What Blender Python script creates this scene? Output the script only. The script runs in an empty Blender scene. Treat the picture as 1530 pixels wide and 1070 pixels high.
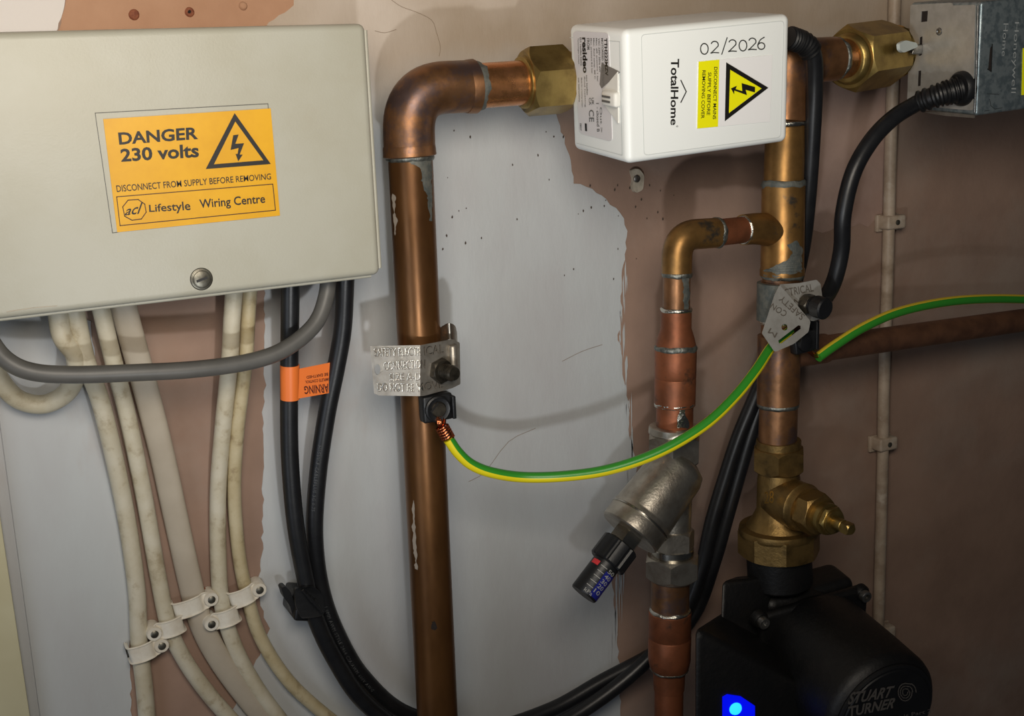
import bpy, bmesh, math, random
from mathutils import Vector as V, Matrix, noise
from mathutils.geometry import tessellate_polygon
random.seed(3)
SC = bpy.context.scene
COL = SC.collection
PI = math.pi
# ------------------------------------------------------------------ camera, world, lights
FOC = 1800.0
R_ = V((0.89588499, -0.44253077, -0.03945369)); U_ = V((0.13206566, 0.18046457, 0.97467492)); F_ = V((0.42420365, 0.87840711, -0.22011862))
CAM = F_ * -0.88
cd = bpy.data.cameras.new('camera'); cam = bpy.data.objects.new('camera', cd); COL.objects.link(cam)
cd.sensor_width = 36; cd.lens = 36 * FOC / 1530; cd.clip_start = 0.01
M4 = Matrix((R_, U_, -F_)).transposed().to_4x4(); M4.translation = CAM
cam.matrix_world = M4
SC.camera = cam
SC.view_settings.view_transform = 'Standard'; SC.view_settings.look = 'None'
SC.view_settings.gamma = 1; SC.view_settings.exposure = -0.2
SC.view_settings.use_curve_mapping = False
w = bpy.data.worlds.new('world'); SC.world = w; w.use_nodes = True
w.node_tree.nodes['Background'].inputs[0].default_value = (0.85, 0.9, 1.0, 1)
w.node_tree.nodes['Background'].inputs[1].default_value = 0.022

def area(name, loc, target, size, power, col):
    l = bpy.data.lights.new(name, 'AREA'); l.shape = 'DISK'; l.size = size; l.energy = power; l.color = col
    o = bpy.data.objects.new(name, l); COL.objects.link(o); o.location = loc
    o.rotation_euler = (V(target) - V(loc)).to_track_quat('-Z', 'Y').to_euler()
    return o
area('room_lamp', (-0.33, -0.74, 0.37), (-0.20, 0, 0.70), 0.42, 6.8, (1.0, 0.90, 0.77))
area('window_light', (-1.1, -0.7, -0.2), (-0.5, 0, -0.1), 0.5, 1.9, (0.80, 0.88, 1.0))
# the torch held below the camera: it throws the shadows upwards on the wall
tl = bpy.data.lights.new('torch', 'SPOT'); tl.energy = 4.6; tl.color = (0.97, 0.99, 1.0); tl.spot_size = math.radians(92); tl.spot_blend = 1.0; tl.shadow_soft_size = .012
to = bpy.data.objects.new('torch', tl); COL.objects.link(to); to.location = (-0.26, -0.58, -0.10)
to.rotation_euler = (V((-0.03, 0, 0.26)) - to.location).to_track_quat('-Z', 'Y').to_euler()

# ------------------------------------------------------------------ materials
def lin(c):
    return tuple(((x / 255) / 12.92 if x / 255 <= 0.04045 else ((x / 255 + 0.055) / 1.055) ** 2.4) for x in c) + (1,)
MC = {}
def mat(name, c, rough=0.5, metal=0.0, c2=None, sc=60, lo=.4, hi=.65, c3=None, sc3=25, lo3=.55, hi3=.62, bump=0.0, bsc=300,
        stretch=None, emit=0, spec=.5, coat=0, rvar=0.0, trans=0):
    if name in MC: return MC[name]
    m = bpy.data.materials.new(name); m.use_nodes = True; nt = m.node_tree; N = nt.nodes; L = nt.links
    b = N['Principled BSDF']
    b.inputs['Base Color'].default_value = lin(c); b.inputs['Roughness'].default_value = rough; b.inputs['Metallic'].default_value = metal
    b.inputs['Specular IOR Level'].default_value = spec; b.inputs['Coat Weight'].default_value = coat
    b.inputs['Transmission Weight'].default_value = trans
    tc = N.new('ShaderNodeTexCoord'); mp = N.new('ShaderNodeMapping'); L.new(tc.outputs['Object'], mp.inputs[0])
    if stretch: mp.inputs['Scale'].default_value = stretch
    def nz(scale, det=4, rg=.6):
        n = N.new('ShaderNodeTexNoise'); n.inputs['Scale'].default_value = scale; n.inputs['Detail'].default_value = det; n.inputs['Roughness'].default_value = rg
        L.new(mp.outputs[0], n.inputs['Vector']); return n
    def mix(fac, a, bb):
        x = N.new('ShaderNodeMix'); x.data_type = 'RGBA'
        L.new(fac, x.inputs[0])
        if isinstance(a, tuple): x.inputs[6].default_value = a
        else: L.new(a, x.inputs[6])
        x.inputs[7].default_value = bb
        return x.outputs[2]
    def ramp(src, l, h):
        r = N.new('ShaderNodeMapRange'); r.inputs[1].default_value = l; r.inputs[2].default_value = h; L.new(src, r.inputs[0]); return r.outputs[0]
    col = lin(c)
    if c2: col = mix(ramp(nz(sc).outputs[0], lo, hi), col, lin(c2))
    if c3:
        f3 = ramp(nz(sc3, 6, .65).outputs[0], lo3, hi3)
        col = mix(f3, col, lin(c3))
    if not isinstance(col, tuple): L.new(col, b.inputs['Base Color'])
    if rvar:
        L.new(ramp2(N, L, nz(sc * 1.7).outputs[0], rough - rvar, rough + rvar), b.inputs['Roughness'])
    if bump:
        bn = N.new('ShaderNodeBump'); bn.inputs['Strength'].default_value = bump; bn.inputs['Distance'].default_value = 0.001
        L.new(nz(bsc, 5).outputs[0], bn.inputs['Height']); L.new(bn.outputs[0], b.inputs['Normal'])
    if emit:
        b.inputs['Emission Color'].default_value = lin(c); b.inputs['Emission Strength'].default_value = emit
    MC[name] = m
    return m
def ramp2(N, L, src, a, b):
    r = N.new('ShaderNodeMapRange'); r.inputs[1].default_value = .3; r.inputs[2].default_value = .7
    r.inputs[3].default_value = a; r.inputs[4].default_value = b; L.new(src, r.inputs[0]); return r.outputs[0]

M_PLASTER = mat('bare_plaster', (160, 133, 117), .85, c2=(134, 110, 96), sc=9, lo=.35, hi=.7, c3=(158, 142, 130), sc3=5, lo3=.5, hi3=.75, bump=.35, bsc=120)
M_PATCH = mat('pink_plaster', (190, 150, 122), .85, c2=(172, 130, 102), sc=14, lo=.35, hi=.7, bump=.4, bsc=120)
M_PAINT = mat('white_emulsion', (188, 193, 195), .6, c2=(178, 178, 180), sc=12, lo=.35, hi=.75, c3=(174, 160, 152), sc3=7, lo3=.58, hi3=.8, bump=.35, bsc=140, stretch=(1, 1, .45))
M_SKIM = mat('beige_emulsion', (186, 172, 154), .7, c2=(172, 155, 138), sc=10, lo=.35, hi=.7, c3=(205, 196, 186), sc3=7, lo3=.55, hi3=.7, bump=.35, bsc=140)
def zblend(m, m_top, z0, z1):
    # an older beige coat above, the whiter coat below, fading over a hand's width
    m.name = 'two_tone_emulsion'; N = m.node_tree.nodes; L = m.node_tree.links; b = N['Principled BSDF']
    src = b.inputs['Base Color'].links[0].from_socket
    tc = [n for n in N if n.type == 'TEX_COORD'][0]; sx = N.new('ShaderNodeSeparateXYZ'); geo = N.new('ShaderNodeNewGeometry'); L.new(geo.outputs['Position'], sx.inputs[0])
    nz = N.new('ShaderNodeTexNoise'); nz.inputs['Scale'].default_value = 9; nz.inputs['Detail'].default_value = 5; L.new(geo.outputs['Position'], nz.inputs['Vector'])
    ad = N.new('ShaderNodeMath'); ad.operation = 'MULTIPLY_ADD'; ad.inputs[1].default_value = .09; L.new(nz.outputs[0], ad.inputs[0]); L.new(sx.outputs[2], ad.inputs[2])
    mr = N.new('ShaderNodeMapRange'); mr.inputs[1].default_value = z0 + .045; mr.inputs[2].default_value = z1 + .045; L.new(ad.outputs[0], mr.inputs[0])
    n2 = N.new('ShaderNodeTexNoise'); n2.inputs['Scale'].default_value = 7; n2.inputs['Detail'].default_value = 5; L.new(geo.outputs['Position'], n2.inputs['Vector'])
    c2 = N.new('ShaderNodeMix'); c2.data_type = 'RGBA'; c2.inputs[6].default_value = lin((176, 160, 142)); c2.inputs[7].default_value = lin((206, 194, 182)); m3 = N.new('ShaderNodeMapRange'); m3.inputs[1].default_value = .4; m3.inputs[2].default_value = .65
    L.new(n2.outputs[0], m3.inputs[0]); L.new(m3.outputs[0], c2.inputs[0])
    mx = N.new('ShaderNodeMix'); mx.data_type = 'RGBA'; L.new(mr.outputs[0], mx.inputs[0]); L.new(src, mx.inputs[6]); L.new(c2.outputs[2], mx.inputs[7]); L.new(mx.outputs[2], b.inputs['Base Color'])
zblend(M_PAINT, None, .17, .225)
M_BRIGHT = mat('fresh_white_paint', (226, 222, 220), .6, bump=.3, bsc=160)
M_CREAM = mat('cream_gloss', (206, 202, 172), .45, c2=(198, 192, 160), sc=15, bump=.1, bsc=60)
M_BOX = mat('cream_plastic', (176, 175, 162), .42, c2=(171, 169, 154), sc=20, c3=(168, 163, 146), sc3=9, lo3=.62, hi3=.8, bump=.12, bsc=900)
M_WHITE = mat('white_plastic', (238, 242, 240), .35, bump=.05, bsc=900)
M_WHITE2 = mat('white_moulding', (226, 226, 220), .4)
M_CABLE = mat('aged_white_pvc', (205, 199, 180), .5, c2=(192, 183, 158), sc=45, c3=(164, 150, 124), sc3=90, lo3=.56, hi3=.74, bump=.2, bsc=220)
M_CABLE2 = mat('yellowed_pvc', (196, 184, 152), .5, c2=(180, 165, 128), sc=45, c3=(148, 130, 100), sc3=90, lo3=.56, hi3=.74, bump=.2, bsc=220)
M_FLAT = mat('putty_pvc', (182, 172, 155), .55, c2=(174, 163, 146), sc=30)
M_CLIP = mat('clip_white', (228, 224, 212), .4, c2=(214, 206, 190), sc=90)
M_GREY = mat('grey_pvc', (92, 91, 88), .45, c2=(84, 83, 80), sc=50)
M_BLACK = mat('black_rubber', (22, 23, 26), .38, c2=(30, 31, 33), sc=60, bump=.06, bsc=700)
M_BLACKP = mat('black_plastic', (18, 19, 21), .42, c2=(24, 25, 27), sc=40, bump=.1, bsc=900)
M_PUMP = mat('black_painted_casting', (10, 10, 11), .5, c2=(20, 18, 17), sc=70, lo=.5, hi=.75, bump=.35, bsc=260)
M_NAIL = mat('zinc_nail', (120, 118, 108), .4, .8, c2=(92, 88, 78), sc=200)
M_BOLT = mat('dark_bolt_steel', (84, 78, 68), .4, .8, c2=(58, 54, 48), sc=200)
M_STEEL = mat('zinc_steel', (150, 150, 148), .3, .9, c2=(110, 108, 104), sc=120)
M_COP_OLD = mat('lacquered_old_copper', (120, 82, 46), .36, .7, c2=(92, 62, 36), sc=35, lo=.35, hi=.7, c3=(78, 60, 44), sc3=28, lo3=.63, hi3=.72, stretch=(1, 1, .35), rvar=.08, bump=.08, bsc=90)
M_COP = mat('tarnished_copper', (146, 104, 70), .40, .72, c2=(112, 80, 54), sc=42, lo=.38, hi=.62, c3=(96, 78, 74), sc3=32, lo3=.50, hi3=.62, rvar=.08, bump=.12, bsc=160)
M_COP_BR = mat('bright_copper', (214, 148, 100), .27, .9, c2=(176, 124, 74), sc=60, rvar=.06, bump=.08, bsc=200)
M_COP_RED = mat('ruddy_copper', (148, 88, 58), .48, .6, c2=(116, 70, 46), sc=40, lo=.38, hi=.65, c3=(92, 64, 50), sc3=50, lo3=.6, hi3=.68, bump=.15, bsc=180)
M_BRONZE = mat('golden_copper', (154, 116, 66), .38, .75, c2=(120, 90, 52), sc=50, lo=.38, hi=.66, c3=(84, 76, 66), sc3=30, lo3=.60, hi3=.66, rvar=.06, bump=.1, bsc=160)
M_BRASS = mat('dull_brass', (166, 142, 84), .36, .9, c2=(134, 112, 66), sc=60, c3=(96, 82, 50), sc3=50, lo3=.6, hi3=.72, bump=.15, bsc=260)
M_BRASS_D = mat('cast_brass', (146, 118, 70), .44, .85, c2=(112, 90, 54), sc=60, c3=(90, 74, 46), sc3=60, lo3=.58, hi3=.7, bump=.3, bsc=300)
M_BRASS_BR = mat('bright_brass', (226, 190, 110), .2, 1.0)
M_SOLDER = mat('dull_solder', (140, 142, 136), .42, .85, c2=(90, 94, 90), sc=200, bump=.6, bsc=500)
M_SOLDER_BR = mat('fresh_solder', (208, 206, 196), .22, 1.0, bump=.6, bsc=500)
M_FLUX = mat('grey_flux_stain', (84, 90, 88), .6, .4, c2=(112, 112, 104), sc=160, bump=.4, bsc=400)
M_NICKEL = mat('nickel_casting', (186, 180, 168), .36, .95, c2=(158, 150, 138), sc=80, c3=(128, 118, 104), sc3=40, lo3=.6, hi3=.75, bump=.2, bsc=500)
M_NICKEL_S = mat('nickel_machined', (190, 186, 176), .22, 1.0, c2=(160, 156, 146), sc=90)
M_GALV = mat('galvanised_sheet', (150, 162, 166), .38, .7, c2=(118, 132, 138), sc=200, lo=.45, hi=.6, bump=.15, bsc=500)
M_TIN = mat('tinned_steel_tag', (172, 166, 156), .42, .8, c2=(150, 143, 132), sc=120, bump=.15, bsc=400)
M_ZINC = mat('zinc_plate', (186, 184, 178), .4, .45, c2=(168, 165, 158), sc=90, lo=.4, hi=.7, bump=.12, bsc=500)
M_EMB = mat('embossed_edge', (196, 202, 202), .35, .4)
M_YEL = mat('danger_yellow', (222, 166, 14), .4, c2=(214, 157, 10), sc=40)
M_YEL2 = mat('bright_label_yellow', (240, 236, 12), .4)
M_INK = mat('black_ink', (18, 16, 14), .5)
M_INK2 = mat('pencil_ink', (70, 72, 70), .5)
M_INKBR = mat('brown_ink', (62, 32, 10), .5)
M_PRINT = mat('grey_print', (96, 97, 96), .5)
M_PAPER = mat('white_sticker', (236, 236, 236), .35)
M_SILV = mat('silver_sticker', (214, 212, 214), .4)
M_ORANGE = mat('orange_tag', (236, 122, 52), .45)
M_TAN = mat('tag_ink', (90, 36, 20), .5)
M_PRINTW = mat('white_print', (150, 150, 146), .5)
M_PRINTL = mat('faint_print', (78, 80, 82), .5)
M_RED = mat('red_mark', (205, 52, 56), .5)
M_BLUE = mat('blue_band', (28, 34, 120), .4)
M_WOOD = mat('dark_cavity', (30, 22, 18), .9)
M_RUST = mat('rust_plug', (150, 92, 66), .8, c2=(120, 66, 46), sc=300, bump=.5, bsc=400)
M_PLUG = mat('off_white_plug', (188, 178, 160), .7, c2=(160, 150, 134), sc=150, bump=.5, bsc=300)
M_PAINTPIPE = mat('painted_pipe', (176, 160, 142), .5, c2=(150, 132, 114), sc=60, c3=(200, 190, 176), sc3=30, lo3=.55, hi3=.7, bump=.3, bsc=200)
M_LEDW = mat('blue_led_lens', (0, 10, 225), .3, emit=1.0)
M_LED = mat('cyan_led_core', (40, 190, 255), .3, emit=1.6)
M_STRAND = mat('copper_strand', (206, 116, 76), .25, 1.0)
M_CLEAR = mat('frosted_lever', (196, 206, 204), .35)
M_NOTE = mat('ceramic_dust', (150, 140, 128), .8)
def wire_mat():
    m = bpy.data.materials.new('green_yellow_pvc'); m.use_nodes = True; N = m.node_tree.nodes; L = m.node_tree.links
    b = N['Principled BSDF']; b.inputs['Roughness'].default_value = .35
    uv = N.new('ShaderNodeUVMap'); sx = N.new('ShaderNodeSeparateXYZ'); L.new(uv.outputs[0], sx.inputs[0])
    cr = N.new('ShaderNodeValToRGB'); cr.color_ramp.interpolation = 'CONSTANT'
    e = cr.color_ramp.elements; e[0].position = 0; e[0].color = lin((228, 212, 30)); e[1].position = .21; e[1].color = lin((50, 140, 40))
    for p, c in ((.56, (228, 212, 30)), (.68, (50, 140, 40)), (.955, (228, 212, 30))):
        x = e.new(p); x.color = lin(c)
    L.new(sx.outputs[0], cr.inputs[0]); L.new(cr.outputs[0], b.inputs['Base Color'])
    return m
M_EARTH = wire_mat()

# ------------------------------------------------------------------ placing helpers (a viewed pixel at a real distance off the wall)
def P(px, py, off=0.0):
    d = F_ * FOC + R_ * (px - 765) - U_ * (py - 535)
    return CAM + d * ((-off - CAM.y) / d.y)
def depth(X): return (X - CAM).dot(F_)
def rad(wpx, X): return depth(X) / FOC * wpx / 2
class Plane:
    def __init__(s, p, n): s.p = V(p); s.n = V(n).normalized()
    def __call__(s, px, py, lift=0.0):
        d = F_ * FOC + R_ * (px - 765) - U_ * (py - 535)
        return CAM + d * ((s.p - CAM).dot(s.n) / d.dot(s.n)) + s.n * lift
WALLN = V((0, -1, 0))

# ------------------------------------------------------------------ object helpers
def link(name, me, parent, m, smooth=40):
    o = bpy.data.objects.new(name, me); COL.objects.link(o)
    if m: me.materials.append(m)
    if parent:
        o.parent = parent
    if smooth and len(me.polygons):
        me.polygons.foreach_set('use_smooth', [True] * len(me.polygons)); me.set_sharp_from_angle(angle=math.radians(smooth))
    return o
def wloc(o):
    l = V((0, 0, 0))
    while o: l += o.location; o = o.parent
    return l
def mesh(name, vs, fs, m, parent=None, smooth=40, uv=None):
    base = wloc(parent) if parent else sum((V(v) for v in vs), V()) / len(vs)
    me = bpy.data.meshes.new(name); me.from_pydata([V(v) - base for v in vs], [], fs); me.validate()
    if uv:
        ul = me.uv_layers.new(name='UVMap')
        for lp in me.loops: ul.data[lp.index].uv = (0, 0)
        k = 0
        for poly in me.polygons:
            for li in poly.loop_indices:
                ul.data[li].uv = uv[k]; k += 1
    o = link(name, me, parent, m, smooth)
    if not parent: o.location = base
    return o
def tag(o, label=None, cat=None, group=None, kind=None):
    if label: o['label'] = label
    if cat: o['category'] = cat
    if group: o['group'] = group
    if kind: o['kind'] = kind
    return o
def thing(name, label, cat, loc, group=None):
    o = bpy.data.objects.new(name, None); COL.objects.link(o); o.location = loc; o.empty_display_size = .01
    return tag(o, label, cat, group)
class MB:
    """collects several shapes into one mesh"""
    def __init__(s): s.v = []; s.f = []; s.uv = []
    def add(s, vs, fs):
        k = len(s.v); s.v += [V(v) for v in vs]; s.f += [tuple(i + k for i in f) for f in fs]; return s
    def build(s, name, m, parent=None, smooth=40): return mesh(name, s.v, s.f, m, parent, smooth)
def spline(pts, n=8):
    pts = [V(p) for p in pts]
    if len(pts) < 3: return pts
    q = [pts[0] * 2 - pts[1]] + pts + [pts[-1] * 2 - pts[-2]]; out = []
    for i in range(1, len(q) - 2):
        p0, p1, p2, p3 = q[i - 1:i + 3]
        for k in range(n):
            t = k / n
            out.append(0.5 * ((2 * p1) + (p2 - p0) * t + (2 * p0 - 5 * p1 + 4 * p2 - p3) * t * t + (3 * p1 - p0 - 3 * p2 + p3) * t ** 3))
    out.append(pts[-1]); return out
def frames(path):
    ref = V((-0.35, -0.93, 0.05)); fr = []
    for i, p in enumerate(path):
        t = (path[min(i + 1, len(path) - 1)] - path[max(i - 1, 0)]).normalized()
        n1 = (ref - t * ref.dot(t)).normalized(); fr.append((p, t, n1, t.cross(n1)))
    return fr
def tube_geo(path, r, seg=20, flat=1.0, caps=True, twist=0.0, parallel=False):
    fr = frames(path)
    if parallel:
        t0 = (path[1] - path[0]).normalized(); a = V((0, 0, 1)) if abs(t0.z) < .8 else V((1, 0, 0))
        n1 = t0.cross(a).normalized(); fr2 = []
        for (p, t, _, _) in fr:
            n1 = (n1 - t * n1.dot(t)).normalized(); fr2.append((p, t, n1, t.cross(n1)))
        fr = fr2
    vs, fs, uv = [], [], []
    n = len(fr)
    for i, (p, t, a, b) in enumerate(fr):
        rr = r(i / (n - 1)) if callable(r) else r
        tw = twist * i / (n - 1)
        for k in range(seg):
            th = 2 * PI * k / seg + tw
            vs.append(p + a * math.cos(th) * rr + b * math.sin(th) * rr * flat)
    for i in range(n - 1):
        for k in range(seg):
            k2 = (k + 1) % seg
            fs.append((i * seg + k, (i + 1) * seg + k, (i + 1) * seg + k2, i * seg + k2))
            uv += [(k / seg, i / n), (k / seg, (i + 1) / n), ((k + 1) / seg, (i + 1) / n), ((k + 1) / seg, i / n)]
    if caps:
        fs.append(tuple(range(seg))); uv += [(0, 0)] * seg
        fs.append(tuple(reversed(range((n - 1) * seg, n * seg)))); uv += [(0, 0)] * seg
    return vs, fs, uv
def tube(name, pts, r, m, parent=None, n=8, seg=20, flat=1.0, twist=0.0, uv=False, parallel=False):
    path = spline(pts, n)
    vs, fs, u = tube_geo(path, r, seg, flat, True, twist, parallel)
    return mesh(name, vs, fs, m, parent, 50, u if uv else None)
def basis(A, B):
    d = (V(B) - V(A)).normalized(); a = V((0, -1, 0)) if abs(d.y) < .9 else V((0, 0, 1))
    x = (a - d * a.dot(d)).normalized(); return d, x, d.cross(x)
def lathe_geo(A, B, prof, seg=32, jit=0.0, sx=1.0):
    """prof: (distance along, radius) in metres, or fractions when 'f' given"""
    A = V(A); d, x, y = basis(A, B); vs, fs = [], []
    for (t, r) in prof:
        for k in range(seg):
            th = 2 * PI * k / seg
            c = A + d * t + (x * math.cos(th) + y * math.sin(th) * sx) * r
            if jit: c += d * jit * noise.noise(c * 180) + (x * math.cos(th) + y * math.sin(th)) * jit * .4 * noise.noise(c * 260 + V((5, 1, 2)))
            vs.append(c)
    n = len(prof)
    for i in range(n - 1):
        for k in range(seg):
            k2 = (k + 1) % seg; fs.append((i * seg + k, i * seg + k2, (i + 1) * seg + k2, (i + 1) * seg + k))
    fs.append(tuple(reversed(range(seg)))); fs.append(tuple(range((n - 1) * seg, n * seg)))
    return vs, fs
def lathe(name, A, B, prof, m, parent=None, seg=32, jit=0.0, smooth=40):
    return mesh(name, *lathe_geo(A, B, prof, seg, jit), m, parent, smooth)
def cyl(name, A, B, r, m, parent=None, bev=0.0004, seg=32, r2=None):
    L = (V(B) - V(A)).length; r2 = r if r2 is None else r2
    return lathe(name, A, B, [(0, r - bev), (bev, r), (L - bev, r2), (L, r2 - bev)], m, parent, seg)
def ring(name, A, B, r, wdt, m, parent, at=0.0, jit=.0006):
    """a lumpy ring of solder round the line A>B"""
    A = V(A); d = (V(B) - A).normalized(); c = A + d * at
    wdt *= 1.35; jit *= 1.25
    prof = [(-wdt, r * .98), (-wdt * .6, r * 1.035), (-wdt * .2, r * 1.06), (wdt * .2, r * 1.055), (wdt * .6, r * 1.03), (wdt, r * .98)]
    return lathe(name, c, c + d, [(t, q) for t, q in prof], m, parent, 40, jit)
def hexgeo(A, B, ri, rot=0.0, n=6, cham=1.0, hole=None):
    A = V(A); L = (V(B) - A).length; d, x, y = basis(A, B); seg = n * 10; vs, fs = [], []
    rings = []
    for j in range(4):
        for k in range(seg):
            th = 2 * PI * k / seg; a = (th + PI / n) % (2 * PI / n) - PI / n; rh = ri / math.cos(a)
            c = (rh - ri) * cham + .0002
            t, r = ((0, ri * .985), (c, rh), (L - c, rh), (L, ri * .985))[j]
            vs.append(A + d * t + (x * math.cos(th + rot) + y * math.sin(th + rot)) * r)
    for i in range(3):
        for k in range(seg):
            k2 = (k + 1) % seg; fs.append((i * seg + k, i * seg + k2, (i + 1) * seg + k2, (i + 1) * seg + k))
    fs.append(tuple(reversed(range(seg)))); fs.append(tuple(range(3 * seg, 4 * seg)))
    return vs, fs
def hexnut(name, A, B, ri, m, parent=None, rot=0.0, n=6, cham=1.0): return mesh(name, *hexgeo(A, B, ri, rot, n, cham), m, parent, 25)
def lerp(a, b, t): return V(a) * (1 - t) + V(b) * t
def elbow_path(A, C, B, r, n=10):
    """A to B round corner C with a bend radius r"""
    A, B, C = V(A), V(B), V(C); u = (A - C).normalized(); v = (B - C).normalized()
    a = C + u * r; b = C + v * r; out = [a.lerp(b, 0) if 0 else a]
    for k in range(1, n):
        t = k / n; out.append(a * (1 - t) ** 2 + C * 2 * t * (1 - t) * 1.0 + b * t * t)
    return out + [b]
def boxgeo(c8):
    return list(c8), [(0, 1, 2, 3), (4, 7, 6, 5), (0, 4, 5, 1), (3, 2, 6, 7), (0, 3, 7, 4), (1, 5, 6, 2)]
def box8(name, c8, m, parent=None, bev=.002, segs=4):
    o = mesh(name, *boxgeo(c8), m, parent, 0)
    me = o.data; bm = bmesh.new(); bm.from_mesh(me); bmesh.ops.recalc_face_normals(bm, faces=bm.faces)
    if bev: bmesh.ops.bevel(bm, geom=list(bm.edges), offset=bev, segments=segs, profile=.5, affect='EDGES')
    bm.to_mesh(me); bm.free(); me.polygons.foreach_set('use_smooth', [True] * len(me.polygons)); me.set_sharp_from_angle(angle=math.radians(30))
    return o
def obox(name, c, x, y, z, m, parent=None, bev=.001, segs=3):
    """oriented box: half-axis vectors x, y (towards viewer), z"""
    c = V(c)
    c8 = [c - x + y + z, c + x + y + z, c + x + y - z, c - x + y - z, c - x - y + z, c + x - y + z, c + x - y - z, c - x - y - z]
    return box8(name, c8, m, parent, bev, segs)
def roundpoly(pts, r, n=4):
    out = []; N = len(pts)
    for i in range(N):
        p = V(pts[i]); a = V(pts[i - 1]) - p; b = V(pts[(i + 1) % N]) - p
        rr = min(r, a.length * .45, b.length * .45); a = p + a.normalized() * rr; b = p + b.normalized() * rr
        for k in range(n + 1):
            t = k / n; out.append(a * (1 - t) ** 2 + p * 2 * t * (1 - t) + b * t * t)
    return [(q.x, q.y) for q in out]
def plate(name, poly, mp, thick, m, parent=None, holes=(), smooth=30):
    """thin plate: outline in viewed pixels laid on the surface mp, thickness behind it"""
    loops = [poly] + list(holes)
    tris = tessellate_polygon([[V((x, y, 0)) for x, y in q] for q in loops])
    fr = [mp(*q) for lp in loops for q in lp]; n = len(fr)
    nn = V()
    for t_ in tris: nn += (fr[t_[1]] - fr[t_[0]]).cross(fr[t_[2]] - fr[t_[0]])
    flip = nn.dot(CAM - fr[0]) < 0; nn = (-nn if flip else nn).normalized()
    fs = []
    for t_ in tris:
        a, b, c = t_
        if (fr[b] - fr[a]).cross(fr[c] - fr[a]).dot(nn) < 0: b, c = c, b
        fs += [(a, b, c), (n + a, n + c, n + b)]
    k0_ = 0
    for lp in loops:
        m_ = len(lp)
        for i in range(m_): fs.append((k0_ + i, k0_ + (i + 1) % m_, n + k0_ + (i + 1) % m_, n + k0_ + i))
        k0_ += m_
    bm = bmesh.new(); vv = [bm.verts.new(v) for v in fr + [v - nn * thick for v in fr]]
    for f in fs:
        try: bm.faces.new([vv[q] for q in f])
        except ValueError: pass
    bmesh.ops.recalc_face_normals(bm, faces=bm.faces); bm.verts.index_update()
    vs = [v.co.copy() for v in bm.verts]; fs = [tuple(v.index for v in f.verts) for f in bm.faces]; bm.free()
    return mesh(name, vs, fs, m, parent, smooth)
DG = bpy.context
def text_px(s, quad, mp, bold=0.0, shear=0.0, lift=.00025, ext=0.0, space=1.0, bbox=None):
    """flat lettering: text outline fitted to four viewed corners (TL,TR,BR,BL as read) on the surface mp"""
    cu = bpy.data.curves.new('t', 'FONT'); cu.body = s; cu.offset = bold; cu.shear = shear; cu.resolution_u = 3; cu.space_character = space
    ob = bpy.data.objects.new('t', cu); COL.objects.link(ob)
    dg = DG.evaluated_depsgraph_get(); me = bpy.data.meshes.new_from_object(ob.evaluated_get(dg))
    vs = [v.co.copy() for v in me.vertices]; fs = [tuple(p.vertices) for p in me.polygons]
    bpy.data.objects.remove(ob); bpy.data.curves.remove(cu); bpy.data.meshes.remove(me)
    if not vs: return [], []
    x0 = min(v.x for v in vs); x1 = max(v.x for v in vs); y0 = min(v.y for v in vs); y1 = max(v.y for v in vs)
    if bbox: y0, y1 = bbox
    tl, tr, br, bl = [V(q) for q in quad]; out = []
    for v in vs:
        u = (v.x - x0) / (x1 - x0); t = (v.y - y0) / (y1 - y0)
        p = (bl * (1 - u) + br * u) * (1 - t) + (tl * (1 - u) + tr * u) * t
        out.append(mp(p.x, p.y, lift))
    return out, fs
def lettering(name, items, mp, m, parent, **kw):
    b = MB()
    for it in items:
        k = dict(kw); k.update(it[2] if len(it) > 2 else {})
        b.add(*text_px(it[0], it[1], mp, **k))
    return b.build(name, m, parent, 0)
def flatpolys(name, polys, mp, lift, m, parent):
    b = MB()
    for q in polys: b.add([mp(x, y, lift) for x, y in q], [tuple(range(len(q)))])
    return b.build(name, m, parent, 0)
def lines_px(polylines, wpx, closed=False):
    """each polyline becomes quads of a given pixel width"""
    out = []
    for pl in polylines:
        pl = [V(p) for p in pl]
        n = len(pl)
        for i in range(n if closed else n - 1):
            a, b = pl[i], pl[(i + 1) % n]; d = (b - a).normalized(); e = V((-d.y, d.x)) * wpx / 2; d = d * wpx * .35
            out.append([tuple(a - d + e), tuple(a - d - e), tuple(b + d - e), tuple(b + d + e)])
    return out
def walls(px, py, lift=0.0): return P(px, py, lift)

# ================================================================== THE SETTING
wb = obox('wall_back', (0.2, 0.05, -0.05), V((1.7, 0, 0)), V((0, -0.05, 0)), V((0, 0, 1.3)), M_PLASTER, None, 0)
tag(wb, 'bare brown plaster wall carrying the pipework', 'wall', kind='structure')
def jag(poly, step=9, amp=2.2, closed=True):
    out = []
    n = len(poly)
    for i in range(n):
        a = V(poly[i]); b = V(poly[(i + 1) % n]); L = (b - a).length; k = max(1, int(L / step)) if L < 900 else max(1, int(L / 60))
        d = (b - a).normalized(); e = V((-d.y, d.x))
        for j in range(k):
            p = a + d * L * j / k
            q = p + e * amp * (noise.noise(V((p.x * .09, p.y * .09, 3))) * 1.6 + noise.noise(V((p.x * .35, p.y * .35, 7))))
            out.append((q.x, q.y))
    return out
def paint(name, poly, m, lift=.0005, amp=2.2, step=8):
    o = plate(name, jag(poly, step, amp), lambda x, y: P(x, y, lift), lift + .0002, m, wb, smooth=20)
    return o
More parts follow.
